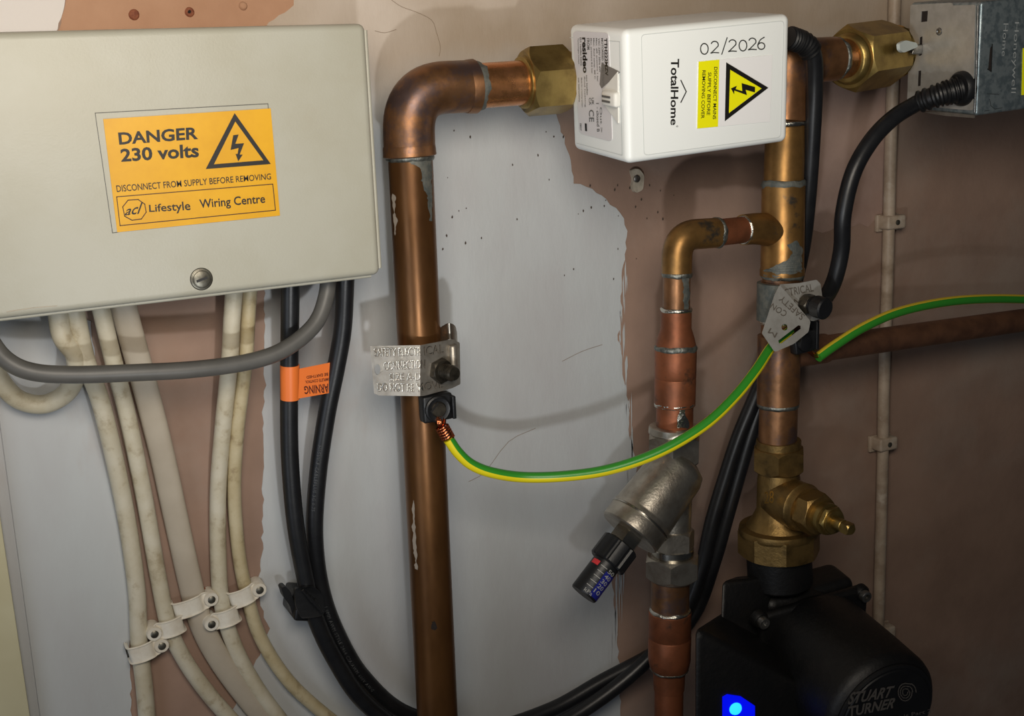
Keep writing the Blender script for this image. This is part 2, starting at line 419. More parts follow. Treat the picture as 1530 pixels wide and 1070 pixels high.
paint('white_paint_coat', [(792, 92), (812, 135), (830, 172), (842, 205), (850, 232), (858, 272), (885, 282), (905, 298), (928, 318), (936, 345), (934, 380),
       (928, 420), (930, 460), (924, 500), (928, 540), (938, 600), (940, 650), (952, 700), (948, 730), (930, 790), (922, 830), (914, 870), (920, 930), (926, 1000), (930, 1200),
       (400, 1200), (320, 1120), (395, 965), (402, 940), (390, 905), (386, 878), (392, 820), (396, 470), (380, 60), (402, 34), (440, 8), (460, -160), (1700, -160), (1700, 84), (1480, 78), (1360, 66), (1220, 70), (1050, 66), (900, 82)], M_PAINT)
paint('white_paint_coat', [(-80, 440), (60, 440), (135, 480), (150, 600), (175, 700), (200, 800), (198, 900), (192, 980), (205, 1200), (-80, 1200)], M_PAINT, .00055)
paint('whitewash_coat', [(-80, -160), (110, -160), (96, 10), (80, 60), (-80, 70)], M_BRIGHT)
paint('pink_plaster_patch', [(118, -160), (98, 8), (82, 60), (400, 60), (420, 30), (450, 8), (500, -160)], M_PATCH, .0003)
paint('pale_plaster_streak', [(1216, 110), (1340, 110), (1330, 180), (1322, 300), (1318, 330), (1240, 344), (1205, 348), (1212, 200)], mat('pale_plaster', (176, 150, 138), .85, c2=(160, 132, 120), sc=14, bump=.35, bsc=120), .0004, 5, 10)
flatp = MB(); crk = MB()
for pl in ([(585, 0), (600, 10), (622, 18), (645, 30), (652, 48), (658, 70), (656, 84)], [(560, 46), (575, 49), (592, 44)], [(700, 720), (725, 705), (760, 660), (800, 640)], [(840, 540), (870, 525), (900, 515)]):
    pl = [(q.x, q.y) for q in spline([V((a, b_, 0)) for a, b_ in pl], 3)]
    for q in lines_px([pl], .6): crk.add([P(x, y, .0008) for x, y in q], [(0, 1, 2, 3)])
for i in range(46):
    x = random.uniform(600, 960); y = random.uniform(190, 420); s = random.uniform(.8, 2.0)
    if random.random() < .35: x, y = random.uniform(870, 1010), random.uniform(250, 330)
    flatp.add([P(x + s * math.cos(a) * .7, y + s * math.sin(a) * random.uniform(.8, 1.8), .0009) for a in [k * PI / 3 for k in range(6)]], [tuple(range(6))])
tag(crk.build('hairline_cracks', mat('crack', (134, 116, 98), .8), wb, 0), kind='stuff')
tag(flatp.build('paint_specks', mat('speck', (70, 58, 50), .8), wb, 0), kind='stuff')
sv = MB()
for i in range(60):
    y = random.uniform(400, 1000); x = 929 + (10 if y > 600 else 0) + random.uniform(-3, 8); x -= max(0, (y - 740)) * .12 if y > 740 else 0; L_ = random.uniform(12, 55); w_ = random.uniform(.6, 1.8)
    sv.add([P(x - w_, y, .0009), P(x + w_ * .4, y - L_ * .3, .0009), P(x + w_, y + L_ * .4, .0009), P(x - w_ * .2, y + L_, .0009)], [(0, 3, 2, 1)])
tag(sv.build('brush_streaks', M_PAINT, wb, 0), kind='stuff')
# the strip and the cream board at the left edge
tr = mesh('trim_1', *boxgeo([P(-260, 610, .006), P(3, 640, .006), P(68, 1085, .006), P(-200, 1500, .006), P(-260, 610, 0), P(3, 640, 0), P(68, 1085, 0), P(-200, 1500, 0)]), M_PAINT, None, 0)
tag(tr, 'pale painted strip at the left edge of the wall', 'trim', kind='structure')
def board(nm, xt, xb, y0, y1, off, m, lab):
    a, b = P(xt, y0, off), P(xb, y1, off)
    d = (b - a); a2 = a - d * .8; b2 = b + d * .6
    lft = V((-.25, 0, 0)); bk = V((0, off - .0002, 0))
    o = box8(nm, [a2 + lft, a2, b2, b2 + lft, a2 + lft + bk, a2 + bk, b2 + bk, b2 + lft + bk], m, None, .001, 2)
    return tag(o, lab, 'trim', kind='structure')
bpy.data.objects.remove(tr)
board('trim_1', 3, 60, 655, 1070, .004, M_PAINT, 'pale painted strip along the left edge of the wall')
board('trim_2', -5, 45, 735, 1070, .012, M_CREAM, 'cream gloss board at the lower left edge')
# screw holes above the wiring box
for px, py, r, spot in ((200, 22, 5, 1), (283, 18, 4.5, 1), (363, 9, 4, 1)):
    c = P(px, py, 0); R = rad(r * 2, c)
    t = thing('screw_hole', {200: 'rust-stained empty screw hole furthest left above the cream box', 283: 'middle one of three empty screw holes above the cream box', 363: 'small empty screw hole furthest right above the cream box'}[px], 'screw hole', c)
    lathe('rim', c + V((0, -.0005, 0)), c + V((0, -1, 0)), [(0, R * 1.6), (.0006, R * 1.45), (.0012, R * 1.15), (.0014, R * .98)], M_RUST if px < 300 else M_PATCH, t, 20, .0006)
    lathe('cavity', c + V((0, -.0014, 0)), c + V((0, -1, 0)), [(0, R * 1.0), (.0002, R * .9), (.0004, R * .4)], M_WOOD, t, 16)
# raw plug with screw under the white housing
c = P(952, 270, 0)
t = thing('wall_plug', 'old off-white wall plug with a steel screw below the white box', 'wall plug', c)
plate('plug', roundpoly([(943, 253), (955, 252), (963, 262), (961, 284), (950, 289), (945, 280), (948, 268)], 5), lambda x, y: P(x, y, .004), .004, M_PLUG, t)
c2 = P(951, 267, .004); lathe('screw', c2, c2 + V((0, -1, 0)), [(0, .0028), (.001, .0027), (.0018, .0012)], M_STEEL, t, 20)

# ================================================================== WIRING BOX
BO = .075
A0, A1, A2, A3 = P(0, 47, BO), P(547, 34, BO), P(570, 411, BO), P(0, 478, BO)
zt = (A0.z + A1.z) / 2
def ext(a, b, k): return a + (a - b) * k
TL, BL = ext(A0, A1, .35), ext(A3, A2, .35)
bk = V((0, BO - .012, 0))
t = thing('wiring_box', 'large cream plastic wiring box with a yellow danger label', 'junction box', P(280, 260, 0))
cv = box8('cover', [TL, A1, A2, BL, TL + bk, A1 + bk + V((-.002, 0, -.002)), A2 + bk + V((-.002, 0, .002)), BL + bk + V((0, 0, .002))], M_BOX, t, .0045, 5)
bk2 = V((0, BO - .0005, 0)); k = V((0, 0, .004)); kx = V((.004, 0, 0))
box8('back_plate', [TL + bk - k, A1 + bk - k - kx, A2 + bk + k - kx, BL + bk + k, TL + bk2 - k, A1 + bk2 - k - kx, A2 + bk2 + k - kx, BL + bk2 + k], M_BOX, t, .001, 2)
# raised lip round the lid
PB = Plane(A0, (A3 - A0).cross(A1 - A0)); 
if PB.n.y > 0: PB.n = -PB.n
PB = Plane(A0, PB.n)
pts = [lerp(A3, A2, -.3), lerp(A3, A2, .993), lerp(A1, A2, .99) + V((0, 0, .0006))]
lip = [BL + V((0, .002, .0012)), A2 + V((-.005, .002, .0012))]
tube('lid_lip', [q + V((0, .004, -.0014)) for q in lip], .0016, M_BOX, t, seg=10)
tube('lid_edge', [A2 + V((.0004, .004, .004)), A1 + V((.0004, .004, -.004))], .0014, M_BOX, t, seg=10)
# screw
sc_ = PB(301, 417); 
s = lathe('cover_screw', sc_, sc_ + PB.n, [(0, .0056), (.0008, .0056), (.0010, .0050), (.0016, .0048), (.0019, .0040), (.0020, .0005)], M_NAIL, t, 28)
flatpolys('slot', [[(293, 422), (292, 418.5), (308, 412), (309, 415.5)]], PB, .0023, M_INK, s)
lathe('screw_recess', sc_ , sc_ + PB.n, [(0, .0066), (.0003, .0064), (.0005, .0058)], M_NAIL, s, 28)
flatpolys('label_outline', lines_px([[(176, 347), (168, 348), (142, 169), (400, 155), (401, 163)]], .9), PB, .0003, M_INK2, t)
lb = plate('danger_label', [(154, 178), (404, 162), (418, 322), (175, 347)], lambda x, y: PB(x, y, .0006), .0006, M_YEL, t)
LQ = lambda x, y, l=0: PB(x, y, .0006 + l)
lettering('danger_lettering', [
    ('DANGER', [(176, 198), (295, 189.5), (295.5, 208), (178, 216.5)], dict(bold=.028)),
    ('230 volts', [(179, 222.5), (296, 214), (297, 235), (181, 242)], dict(bold=.028)),
    ('DISCONNECT FROM SUPPLY BEFORE REMOVING', [(173, 277), (404, 259), (404.5, 268), (174.5, 287)], dict(bold=.006)),
    ('Lifestyle', [(222, 306), (283, 300), (285, 318), (223, 320)], dict(bold=.012)),
    ('Wiring Centre', [(297, 298), (395, 290), (396, 307), (299, 315)], dict(bold=.014)),
    ('acl', [(187, 309), (213, 302), (212, 319), (186, 322)], dict(shear=.35, bold=.01))], LQ, M_INK, lb)
flatpolys('lettering_frame', lines_px([[(174, 294), (407, 275), (411, 314), (179, 337)]], 1.2, True) +
          lines_px([[(183 + 0, 309), (191, 299), (206, 298), (216, 305), (218, 317), (211, 327), (197, 329), (186, 323)]], 1.3, True), LQ, .00025, M_INKBR, lb)
tri = []
tp = [(350, 169), (404, 245), (307, 252.5)]
tr_out = roundpoly(tp, 4); cxm, cym = sum(p[0] for p in tp) / 3, sum(p[1] for p in tp) / 3
inn = [(cxm + (x - cxm) * .72, cym + (y - cym) * .72) for x, y in tp]
inn = [(351, 181.5), (393, 239.5), (319, 245.5)]
def frame_polys(o, i):
    o = [o[k] for k in range(3)]; return [[o[k], o[(k + 1) % 3], i[(k + 1) % 3], i[k]] for k in range(3)]
flatpolys('warning_triangle', frame_polys(tp, inn), LQ, .0003, M_INK, lb)
BOLT = [(348, 202), (356, 201), (351, 215), (364, 214), (357.5, 231), (362, 231), (355.5, 241), (351.5, 230), (354.5, 230), (356, 221), (344, 224)]
flatpolys('lightning_bolt', [BOLT], LQ, .0003, M_INK, lb)
flatpolys('scuff', lines_px([[(10, 466), (50, 460), (85, 457)]], 1.0), PB, .0003, M_FLAT, t)

# ================================================================== CABLES ON THE LEFT
def cable(name, label, pts, r, m, group=None, flat=1.0, seg=18, n=8, cat='cable'):
    o = tube(name, [P(*q) for q in pts], r, m, None, n, seg, flat)
    return tag(o, label, cat, group)
cable('white_cable', 'thin white cable looping back on itself at the far left below the cream box',
      [(84, 440, .035), (92, 500, .034), (112, 530, .03), (113, 560, .024), (98, 588, .017), (66, 604, .012), (30, 598, .012), (4, 574, .016), (-14, 540, .022), (-22, 500, .03), (-30, 440, .035)], .0058, M_CABLE)
cable('white_cable', 'stained white cable furthest left that runs down to the bottom edge',
      [(106, 430, .035), (115, 480, .033), (130, 545, .027), (150, 600, .02), (172, 690, .011), (190, 780, .007), (204, 880, .0062), (208, 960, .0062), (216, 1030, .0062), (224, 1130, .0062)], .0056, M_CABLE)
cable('white_cable', 'clean white cable second from left curving down beside the flat putty cable',
      [(144, 430, .033), (155, 480, .03), (172, 550, .022), (190, 620, .014), (215, 740, .0075), (236, 860, .006), (252, 935, .006), (275, 985, .006), (310, 1035, .006), (350, 1080, .006), (400, 1130, .006)], .0053, M_CABLE)
cable('flat_cable', 'wide flat putty-coloured cable in the middle of the white cables',
      [(178, 430, .03), (190, 480, .027), (212, 560, .018), (240, 670, .01), (264, 780, .006), (284, 870, .005), (300, 930, .005), (325, 980, .005), (360, 1030, .005), (405, 1085, .005), (450, 1130, .005)], .0042, M_FLAT, None, 1.9, 24)
cable('white_cable', 'thicker white cable left of the pair under the box screw',
      [(352, 410, .033), (347, 470, .03), (343, 540, .024), (333, 640, .014), (326, 730, .008), (326, 830, .006), (332, 905, .006), (352, 970, .006), (385, 1030, .006), (430, 1090, .006)], .0054, M_CABLE)
cable('white_cable', 'yellowed white cable right of the pair beside the black cables',
      [(375, 410, .029), (371, 470, .026), (367, 540, .022), (355, 640, .014), (350, 730, .008), (356, 820, .006), (368, 885, .006), (388, 950, .006), (425, 1010, .006), (470, 1055, .006), (540, 1110, .006)], .0046, M_CABLE2)
cable('grey_cable', 'grey cable sagging across in front of all the cables below the cream box',
      [(490, 400, .05), (488, 440, .052), (470, 485, .056), (425, 522, .06), (370, 541, .062), (290, 552, .064), (200, 557, .064), (110, 560, .062), (50, 556, .06), (12, 540, .058), (-15, 508, .056), (-40, 450, .05)], .0051, M_GREY)
def clip(px, py, ang, right, off, lab, wpx=50, rust=False):
    """cable clip: a hooked band across the cable with a nail head at one end"""
    t = thing('cable_clip', lab, 'cable clip', P(px, py, 0), 'white nail-in clips on the left cables')
    c = P(px, py, off); s = 1 if right else -1
    ux = V((math.cos(math.radians(ang)), 0, math.sin(math.radians(ang)))) * s; uz = V((-ux.z, 0, ux.x)) * s
    k = depth(c) / FOC; hw = wpx / 2 * k; h = 14 * k
    path = [c - ux * hw + V((0, off * .9, 0)), c - ux * hw + V((0, .002, 0)), c - ux * hw * .8 + V((0, -.0008, 0)), c - ux * hw * .3 + V((0, -.0022, 0)), c + ux * hw * .2 + V((0, -.001, 0)), c + ux * hw * .42 + V((0, .001, 0)), c + ux * hw * .85 + V((0, .001, 0))]
    path = spline(path, 4); vs, fs = [], []; n = len(path)
    for i, p in enumerate(path):
        tt = (path[min(i + 1, n - 1)] - path[max(i - 1, 0)]).normalized(); nn = tt.cross(uz).normalized()
        if nn.y > 0 and i > 6: nn = -nn
        if i <= 6: nn = nn if nn.dot(ux * -1 + V((0, -.3, 0))) > 0 else -nn
        hh = h * (1 if i < n - 3 else (.93, .78, .5)[i - n + 3])
        for (a, b) in ((1, 1), (1.0, .3), (-1.0, .3), (-1, 1), (-.9, -1), (.9, -1)):
            vs.append(p + uz * hh * a * (1 if abs(b) < .9 else .9) + nn * .0011 * (b if b != .3 else 0))
    for i in range(n - 1):
        for q in range(6):
            q2 = (q + 1) % 6; fs.append((i * 6 + q, i * 6 + q2, (i + 1) * 6 + q2, (i + 1) * 6 + q))
    fs += [tuple(range(6)), tuple(range((n - 1) * 6, n * 6))]
    mesh('band', vs, fs, M_CLIP, t, 50)
    e = c + ux * hw * .78
    lathe('boss', V((e.x, -.0005, e.z)), e + V((0, -.0008, 0)), [(0, h * .82), (off - .0003, h * .80), (off + .0008, h * .72)], M_CLIP, t, 24)
    nl = lathe('nail', e + V((0, -.0009, 0)), e + V((0, -1, 0)), [(0, h * .42), (.0007, h * .42), (.0012, h * .3)], M_NAIL, t, 20)
    if rust:
        g = P(px + s * 14, py - 17, .001); lathe('rust_lump', g, g + V((0, -1, 0)), [(0, .0045), (.002, .004), (.004, .002)], M_RUST, t, 14, .001)
clip(292, 904, 9, True, .011, 'cable clip holding the wide flat putty cable', 62, True)
clip(250, 940, 8, False, .0125, 'cable clip on the second cable from the left', 50)
clip(221, 972, 8, True, .0125, 'lowest and leftmost of the nail-in cable clips', 53)
clip(334, 925, 10, False, .0135, 'cable clip on the thicker cable of the right pair', 48)
clip(369, 889, 12, True, .0125, 'highest and rightmost of the nail-in cable clips', 50, True)

# black cables: one from each valve, both ending in the wiring box
RB = .0058
GL = [(1188, 62, .112), (1204, 66, .112), (1216, 85, .111), (1217, 130, .105), (1214, 200, .098), (1208, 290, .088), (1199, 370, .075), (1180, 450, .064), (1155, 530, .06), (1130, 590, .058),
      (1105, 650, .054), (1085, 710, .05), (1064, 780, .046), (1048, 850, .042), (1020, 920, .038), (968, 985, .034), (900, 1042, .03), (830, 1084, .028), (730, 1115, .028), (620, 1100, .028),
      (545, 1050, .028), (500, 985, .028), (470, 920, .029), (455, 860, .03), (441, 780, .032), (433, 680, .034), (432, 580, .038), (433, 500, .043), (434, 410, .048)]
o = tag(tube('black_cable', [P(*q) for q in GL[1:]], RB, M_BLACK, None, 8, 20), 'black cable from the white valve box, the left one where both enter the cream box', 'cable')
HL = [(1372, 153, .112), (1335, 176, .112), (1302, 210, .112), (1275, 258, .111), (1260, 320, .108), (1257, 375, .102), (1243, 428, .094), (1215, 470, .076), (1180, 520, .064), (1148, 575, .058),
      (1124, 640, .054), (1106, 700, .05), (1086, 770, .046), (1066, 840, .04), (1038, 915, .03), (990, 968, .024), (900, 1018, .017), (820, 1062, .014), (720, 1090, .014), (610, 1068, .016),
      (545, 1015, .018), (505, 950, .02), (480, 880, .022), (470, 800, .026), (475, 710, .03), (488, 620, .034), (502, 550, .038), (512, 490, .042), (516, 410, .048)]
HP = [P(*q) for q in HL]
hc = thing('black_cable', 'black cable from the metal valve box, the right one where both enter the cream box', 'cable', HP[-1])
tube('sheath', HP, RB + .0001, M_BLACK, hc, 8, 20)
def text_tube(s, path_pts, r, s0, h, ang0, bold=0.0, rev=False):
    path = spline(path_pts, 8); fr = frames(path); cum = [0]
    for i in range(1, len(path)): cum.append(cum[-1] + (path[i] - path[i - 1]).length)
    cu = bpy.data.curves.new('t', 'FONT'); cu.body = s; cu.offset = bold; cu.resolution_u = 1; cu.space_character = 1.15
    ob = bpy.data.objects.new('t', cu); COL.objects.link(ob)
    me = bpy.data.meshes.new_from_object(ob.evaluated_get(DG.evaluated_depsgraph_get()))
    vs = [v.co.copy() for v in me.vertices]; fs = [tuple(p.vertices) for p in me.polygons]
    bpy.data.objects.remove(ob); bpy.data.curves.remove(cu); bpy.data.meshes.remove(me)
    out = []
    for v in vs:
        a = s0 + v.x * h * (-1 if rev else 1)
        i = 0
        while i < len(cum) - 2 and cum[i + 1] < a: i += 1
        tt = (a - cum[i]) / (cum[i + 1] - cum[i]); p = fr[i][0].lerp(fr[i + 1][0], tt); n1 = fr[i][2].lerp(fr[i + 1][2], tt).normalized(); n2 = fr[i][3].lerp(fr[i + 1][3], tt).normalized()
        th = ang0 + (v.y * h / r) * (1 if rev else -1)
        out.append(p + (n1 * math.cos(th) + n2 * math.sin(th)) * (r + .00015))
    return out, fs
# lettering on the right-hand cable (reads downwards)
LOWP = [P(*q) for q in HL[::-1]]
for s_, a_, h_, t_ in (('H05VV-F CABLEPLUS 3G 0.75', .115, .0032, .35), ('1.0MM AWM STYLE 2464 CSA/AWM 600V AWG', .232, .0034, .1)):
    b = MB(); b.add(*text_tube(s_, LOWP, RB + .0001, a_, h_, t_)); b.build('cable_print', M_PRINTL, hc, 0)
# clip tying the two black cables
t = thing('cable_saddle', 'black plastic saddle clamping the two black cables together', 'cable clamp', P(455, 895, 0))
c = P(462, 897, .034); k = depth(c) / FOC
obox('saddle_block', P(448, 899, .016), V((.007, 0, -.002)), V((0, -.0150, 0)), V((.002, 0, .0085)), M_BLACKP, t, .002)
plate('strap', roundpoly([(440, 880), (468, 876), (482, 888), (486, 915), (478, 922), (450, 925), (442, 905)], 5), lambda x, y: P(x, y, .039 - abs(x - 462) * .00012), .003, M_BLACKP, t)
for i in range(4):
    tube('rib', [P(452 + i * 6, 882 + i * 5, .0400), P(466 + i * 5, 900 + i * 5, .0400)], .0010, M_BLACKP, t, seg=8)
plate('lug', roundpoly([(420, 879), (426, 876), (434, 884), (446, 915), (438, 922), (433, 905), (424, 893)], 3), lambda x, y: P(x, y, .026), .008, M_BLACKP, t)
# orange tag
t = thing('warning_tag', 'orange paper warning tag wrapped round the left black cable', 'tag', P(450, 570, .04))
g = P(433, 570, .0395); g2 = P(433, 545, .0400); g3 = P(433.5, 596, .0385)
lathe('wrap', g3, g2, [(0, RB + .0004), ((g2 - g3).length, RB + .0004)], M_ORANGE, t, 28)
TP = Plane(P(450, 570, .043), V((.12, -1, 0)))
tp_ = plate('flag', [(443, 552), (497, 541), (494, 587), (444, 596)], lambda x, y: TP(x, y), .0003, M_ORANGE, t)
lettering('tag_lettering', [('WARNING', [(502, 586), (455, 589), (454, 577), (500, 572)]), ('INCOMPLETE CONTROL', [(500, 568), (456, 573), (455.5, 569), (500, 563)]), ('TO BE EARTHED', [(500, 560), (458, 566), (457.5, 562), (500, 555)])], TP, M_TAN, tp_, bold=.02)

# ================================================================== LEFT COPPER PIPE
OF = .055; rp = .0142
b0, b1 = P(660, 1200, OF), P(612, 215, OF)
cn = P(610, 134, OF + .001); e1 = P(832, 120, .061)
dv = (b1 - b0).normalized(); dh = (e1 - cn).normalized()
t = thing('copper_pipe', 'thick tall copper pipe left of centre with an elbow at its top', 'pipe', b0)
cyl('riser', b0, b1, rp, M_COP_OLD, t, seg=40)
re = .0163; bend = .021
ea = P(612, 228, OF); eb = P(706, 129, .057)
path = [ea] + elbow_path(ea, P(609, 133, .056), eb, .026, 14) + [eb]
vs, fs, _ = tube_geo(path, re, 36, 1, True, 0, True); mesh('elbow', vs, fs, M_COP, t, 50)
lathe('elbow_collar', P(612.5, 234, OF), ea + (ea - P(612.5, 234, OF)), [(0, re * .98), (.0006, re * 1.04), (.006, re * 1.02), (.007, re)], M_COP, t, 40)
lathe('elbow_collar', P(709, 129, .057), P(690, 130.5, .057), [(0, re * .98), (.0006, re * 1.05), (.005, re * 1.03), (.007, re)], M_COP, t, 40)
ring('solder_ring', P(613, 236, OF), b0, rp * 1.03, .0014, M_SOLDER, t)
ring('solder_ring', P(713, 128.5, .057), e1, rp * 1.02, .0026, M_FLUX, t, 0, .0014)
cyl('stub', P(700, 129.5, .057), e1, rp, M_COP_BR, t, seg=40)
# run of grey flux down the front of the pipe below the elbow
def stain(name, poly, A, B, r, m, parent):
    """thin film lying on a pipe: viewed outline projected on to the cylinder A-B"""
    A, B = V(A), V(B); d = (B - A).normalized()
    def hit(px, py):
        q = (F_ * FOC + R_ * (px - 765) - U_ * (py - 535)).normalized()
        o = CAM - A; qd = q - d * q.dot(d); od = o - d * o.dot(d); a = qd.dot(qd); bb = qd.dot(od); c = od.dot(od) - r * r; D = bb * bb - a * c
        if D < 0: D = 0
        return CAM + q * ((-bb - math.sqrt(D)) / a)
    poly = jag(poly, 3, 1.9); ys = [p[1] for p in poly]
    bm = bmesh.new(); vs = [bm.verts.new((x, y, 0)) for x, y in poly]
    for t_ in tessellate_polygon([[v.co for v in vs]]):
        try: bm.faces.new([vs[q] for q in t_])
        except ValueError: pass
    if sum(f.normal.z * f.calc_area() for f in bm.faces if not f.normal_update()) > 0: pass
    bmesh.ops.subdivide_edges(bm, edges=[e for e in bm.edges if e.calc_length() > 8], cuts=3)
    bmesh.ops.triangulate(bm, faces=bm.faces)
    bm.verts.index_update(); out = [hit(v.co.x, v.co.y) for v in bm.verts]; fs = [tuple(v.index for v in f.verts) for f in bm.faces]; bm.free()
    return mesh(name, out, fs, m, parent, 60)
stain('flux_stain', [(592, 238), (645, 236), (646, 330), (642, 330), (637, 290), (628, 270), (630, 252), (612, 243)], b0, b1, rp + .0003, M_FLUX, t)
stain('flux_stain', [(706, 96), (717, 97), (719, 110), (715, 125), (718, 140), (712, 160), (705, 161)], P(700, 129.5, .057), e1, rp + .0003, M_FLUX, t)
stain('dark_spot', [(644, 928), (650, 926), (653, 934), (650, 942), (645, 940)], b0, b1, rp + .0003, M_WOOD, t)
stain('paint_scratch', [(586, 290), (590, 292), (592, 330), (590, 352), (588, 330)], b0, b1, rp + .0003, M_NOTE, t)
stain('paint_scratch', [(615, 745), (619, 748), (621, 800), (624, 850), (620, 850)], b0, b1, rp + .0003, M_NOTE, t)

# ================================================================== WHITE-BOXED ZONE VALVE
TH = [V(c) for c in [[0.0099, -0.1482, 0.2234], [0.1284, -0.1529, 0.2307], [0.1335, -0.1454, 0.1517], [0.015, -0.1407, 0.1444], [0.0123, -0.0764, 0.2304], [0.1308, -0.0811, 0.2377], [0.1359, -0.0736, 0.1587], [0.0174, -0.0689, 0.1514]]]
t = thing('zone_valve', 'motorised zone valve with a white plastic box and brass nut', 'valve', P(815, 120, .06))
va = P(784, 123, .0595); vb = P(846, 118, .063)
hexnut('compression_nut', va, vb, .0198, M_BRASS, t, rot=.25)
lathe('nut_collar', P(778, 123.5, .0595), va, [(0, .0155), (.0006, .0165), (.003, .017), (.004, .018)], M_BRASS, t)
lathe('thread', vb, P(870, 116, .064), [(i * .0012, .0165 + (.0009 if i % 2 else 0)) for i in range(9)], M_BRASS, t)
vbody = P(1180, 92, .075)
cyl('valve_body', P(856, 117, .064), vbody, .0165, M_BRASS_D, t)
hs = box8('housing', TH, M_WHITE, t, .0045, 6)
# back rim: slightly larger lip where cover meets base
PF = Plane(TH[0], (TH[1] - TH[0]).cross(TH[3] - TH[0])); PF.n = PF.n if PF.n.y < 0 else -PF.n
PL = Plane(TH[0], (TH[4] - TH[0]).cross(TH[3] - TH[0])); PL.n = PL.n if PL.n.x < 0 else -PL.n
# raised frame line on the front
flatpolys('panel_line', lines_px([roundpoly([(958, 52), (1171, 31), (1166, 205), (962, 232)], 6)], .9, True), PF, .0002, mat('panel_groove', (206, 211, 210), .5), hs)
flatpolys('panel_line', lines_px([[(852, 56), (926, 62)], [(926, 62), (930, 232), (862, 214)]], .9), PL, .0002, mat('panel_groove', (206, 211, 210), .5), hs)
ws = plate('warning_sticker', [(1043, 92), (1153.5, 82), (1150, 182), (1041, 192)], lambda x, y: PF(x, y, .0004), .0004, M_PAPER, t)
PFQ = lambda x, y, l=0: PF(x, y, .0004 + l)
flatpolys('yellow_panel', [[(1043, 92), (1074, 89), (1072, 189), (1041, 192)]], PFQ, .0002, M_YEL2, ws)
T1 = [(1084, 93), (1147, 131), (1082, 181)]; T2 = [(1090, 104), (1137, 132), (1088, 169)]
flatpolys('yellow_triangle', [T2], PFQ, .0002, M_YEL2, ws)
flatpolys('black_triangle', frame_polys(T1, T2), PFQ, .00035, M_INK, ws)
flatpolys('lightning_bolt', [[(1127, 130), (1127, 138), (1113, 134), (1115, 142), (1096, 135), (1096, 141), (1091, 132), (1100, 128), (1098, 133), (1108, 136), (1107, 124)]], PFQ, .0004, M_INK, ws)
lettering('sticker_lettering', [
    ('DISCONNECT MAINS', [(1071, 100), (1069, 178), (1064, 178), (1066, 100)]),
    ('SUPPLY BEFORE', [(1062, 108), (1060, 172), (1055, 172), (1057, 108)]),
    ('REMOVING COVER', [(1053.5, 105), (1051.5, 177), (1046.5, 177), (1048.5, 105)])], PFQ, M_INK, ws, bold=.012, lift=.0003)
lettering('brand_lettering', [('TotalHome', [(1014.5, 88), (1012, 187), (1001.5, 187), (1002, 88)], dict(bold=.02)),
                              ('o', [(1013, 187.5), (1013, 190), (1010, 190), (1010, 187.5)])], PF, M_INK, hs)
flatpolys('roof_mark', lines_px([[(1017, 120), (1025, 137), (1017, 153)]], 1.6), PF, .00025, M_INK, hs)
# handwritten date
def hand(strokes, x0, y0, x1, y1, sz):
    out = []
    for k, st in strokes:
        for s_ in st:
            bx = x0 + (x1 - x0) * k; by = y0 + (y1 - y0) * k
            out.append([(bx + p[0] * sz, by - p[1] * sz) for p in s_])
    return out
circ = lambda cx, cy, rx, ry, a0=0, a1=360, n=10: [(cx + rx * math.cos(math.radians(a0 + (a1 - a0) * i / n)), cy + ry * math.sin(math.radians(a0 + (a1 - a0) * i / n))) for i in range(n + 1)]
Z = [circ(.32, .42, .30, .42, 80, 440, 14)]; TWO = [circ(.3, .68, .28, .26, 160, -40, 8) + [(.1, .1), (.0, .02), (.25, .06), (.62, .04)]]
SIX = [[(.55, .95), (.25, .75), (.06, .4)] + circ(.32, .26, .27, .26, 180, 520, 12)]; SL = [[(.0, -.15), (.42, 1.15)]]
polys = hand([(0, Z), (.17, TWO), (.345, SL), (.455, TWO), (.62, Z), (.775, TWO), (.915, SIX)], 1046, 81, 1139, 73, 19)
pen = []
for pl in polys:
    pl2 = spline([V((a, b_, 0)) for a, b_ in pl], 3); pen.append([(q.x, q.y) for q in pl2])
flatpolys('handwritten_date', lines_px(pen, 1.6), PF, .00025, M_INK2, hs)
# rating sticker on the left side
rs = plate('rating_sticker', roundpoly([(856.5, 46), (910, 49), (915.5, 212), (866, 199)], 7), lambda x, y: PL(x, y, .0004), .0004, M_SILV, t)
PLQ = lambda x, y, l=0: PL(x, y, .0004 + l)
def vline(s, x0, x1, y0, y1, xs=0.055): # text read downwards, tops to the right
    return (s, [(x1, y0), (x1 + (y1 - y0) * xs, y1), (x0 + (y1 - y0) * xs, y1), (x0, y0)])
its = [vline('TTH222MZV', 904, 908.5, 57, 113, .03), vline('MOTORISED ZONE VALVE', 899.5, 902.5, 57, 128, .03), vline('VAC 230V 50Hz 6W', 895, 897.5, 57, 108, .03), vline('Max. diff. pressure 1 bar', 891, 893.5, 57, 122, .03),
       vline('Max. fluid temp. 88 C', 887, 889.5, 57, 118, .03), vline('Max. pressure 8.6 bar', 883, 885.5, 57, 110, .03), vline('FROM', 878, 882, 57, 74, .03), vline('resideo', 871, 878, 56, 109, .03),
       vline('EU: resideo home', 867.5, 870, 56, 98, .03), vline('Technologies Limited', 864, 866, 57, 95, .03), vline('Made for a heating system', 869, 871, 116, 160, .03), vline('see instructions', 865, 867, 116, 152, .03),
       vline('UK', 885, 888.5, 146, 157, .03), vline('CA', 881, 884.5, 146, 157, .03), vline('CE', 881, 888.5, 164, 182, .03), vline('1 - closed B', 892, 896, 154, 197, .03), vline('Out >', 897.5, 900.5, 160, 198, .03), vline('0827', 867.5, 870, 184, 195, .03), vline('fluid heating', 873.5, 875.5, 114, 160, .03), vline('see leaflet', 877, 879, 112, 142, .03)]
lettering('sticker_print', its, PLQ, M_PRINT, rs, lift=.00025, bold=.01)
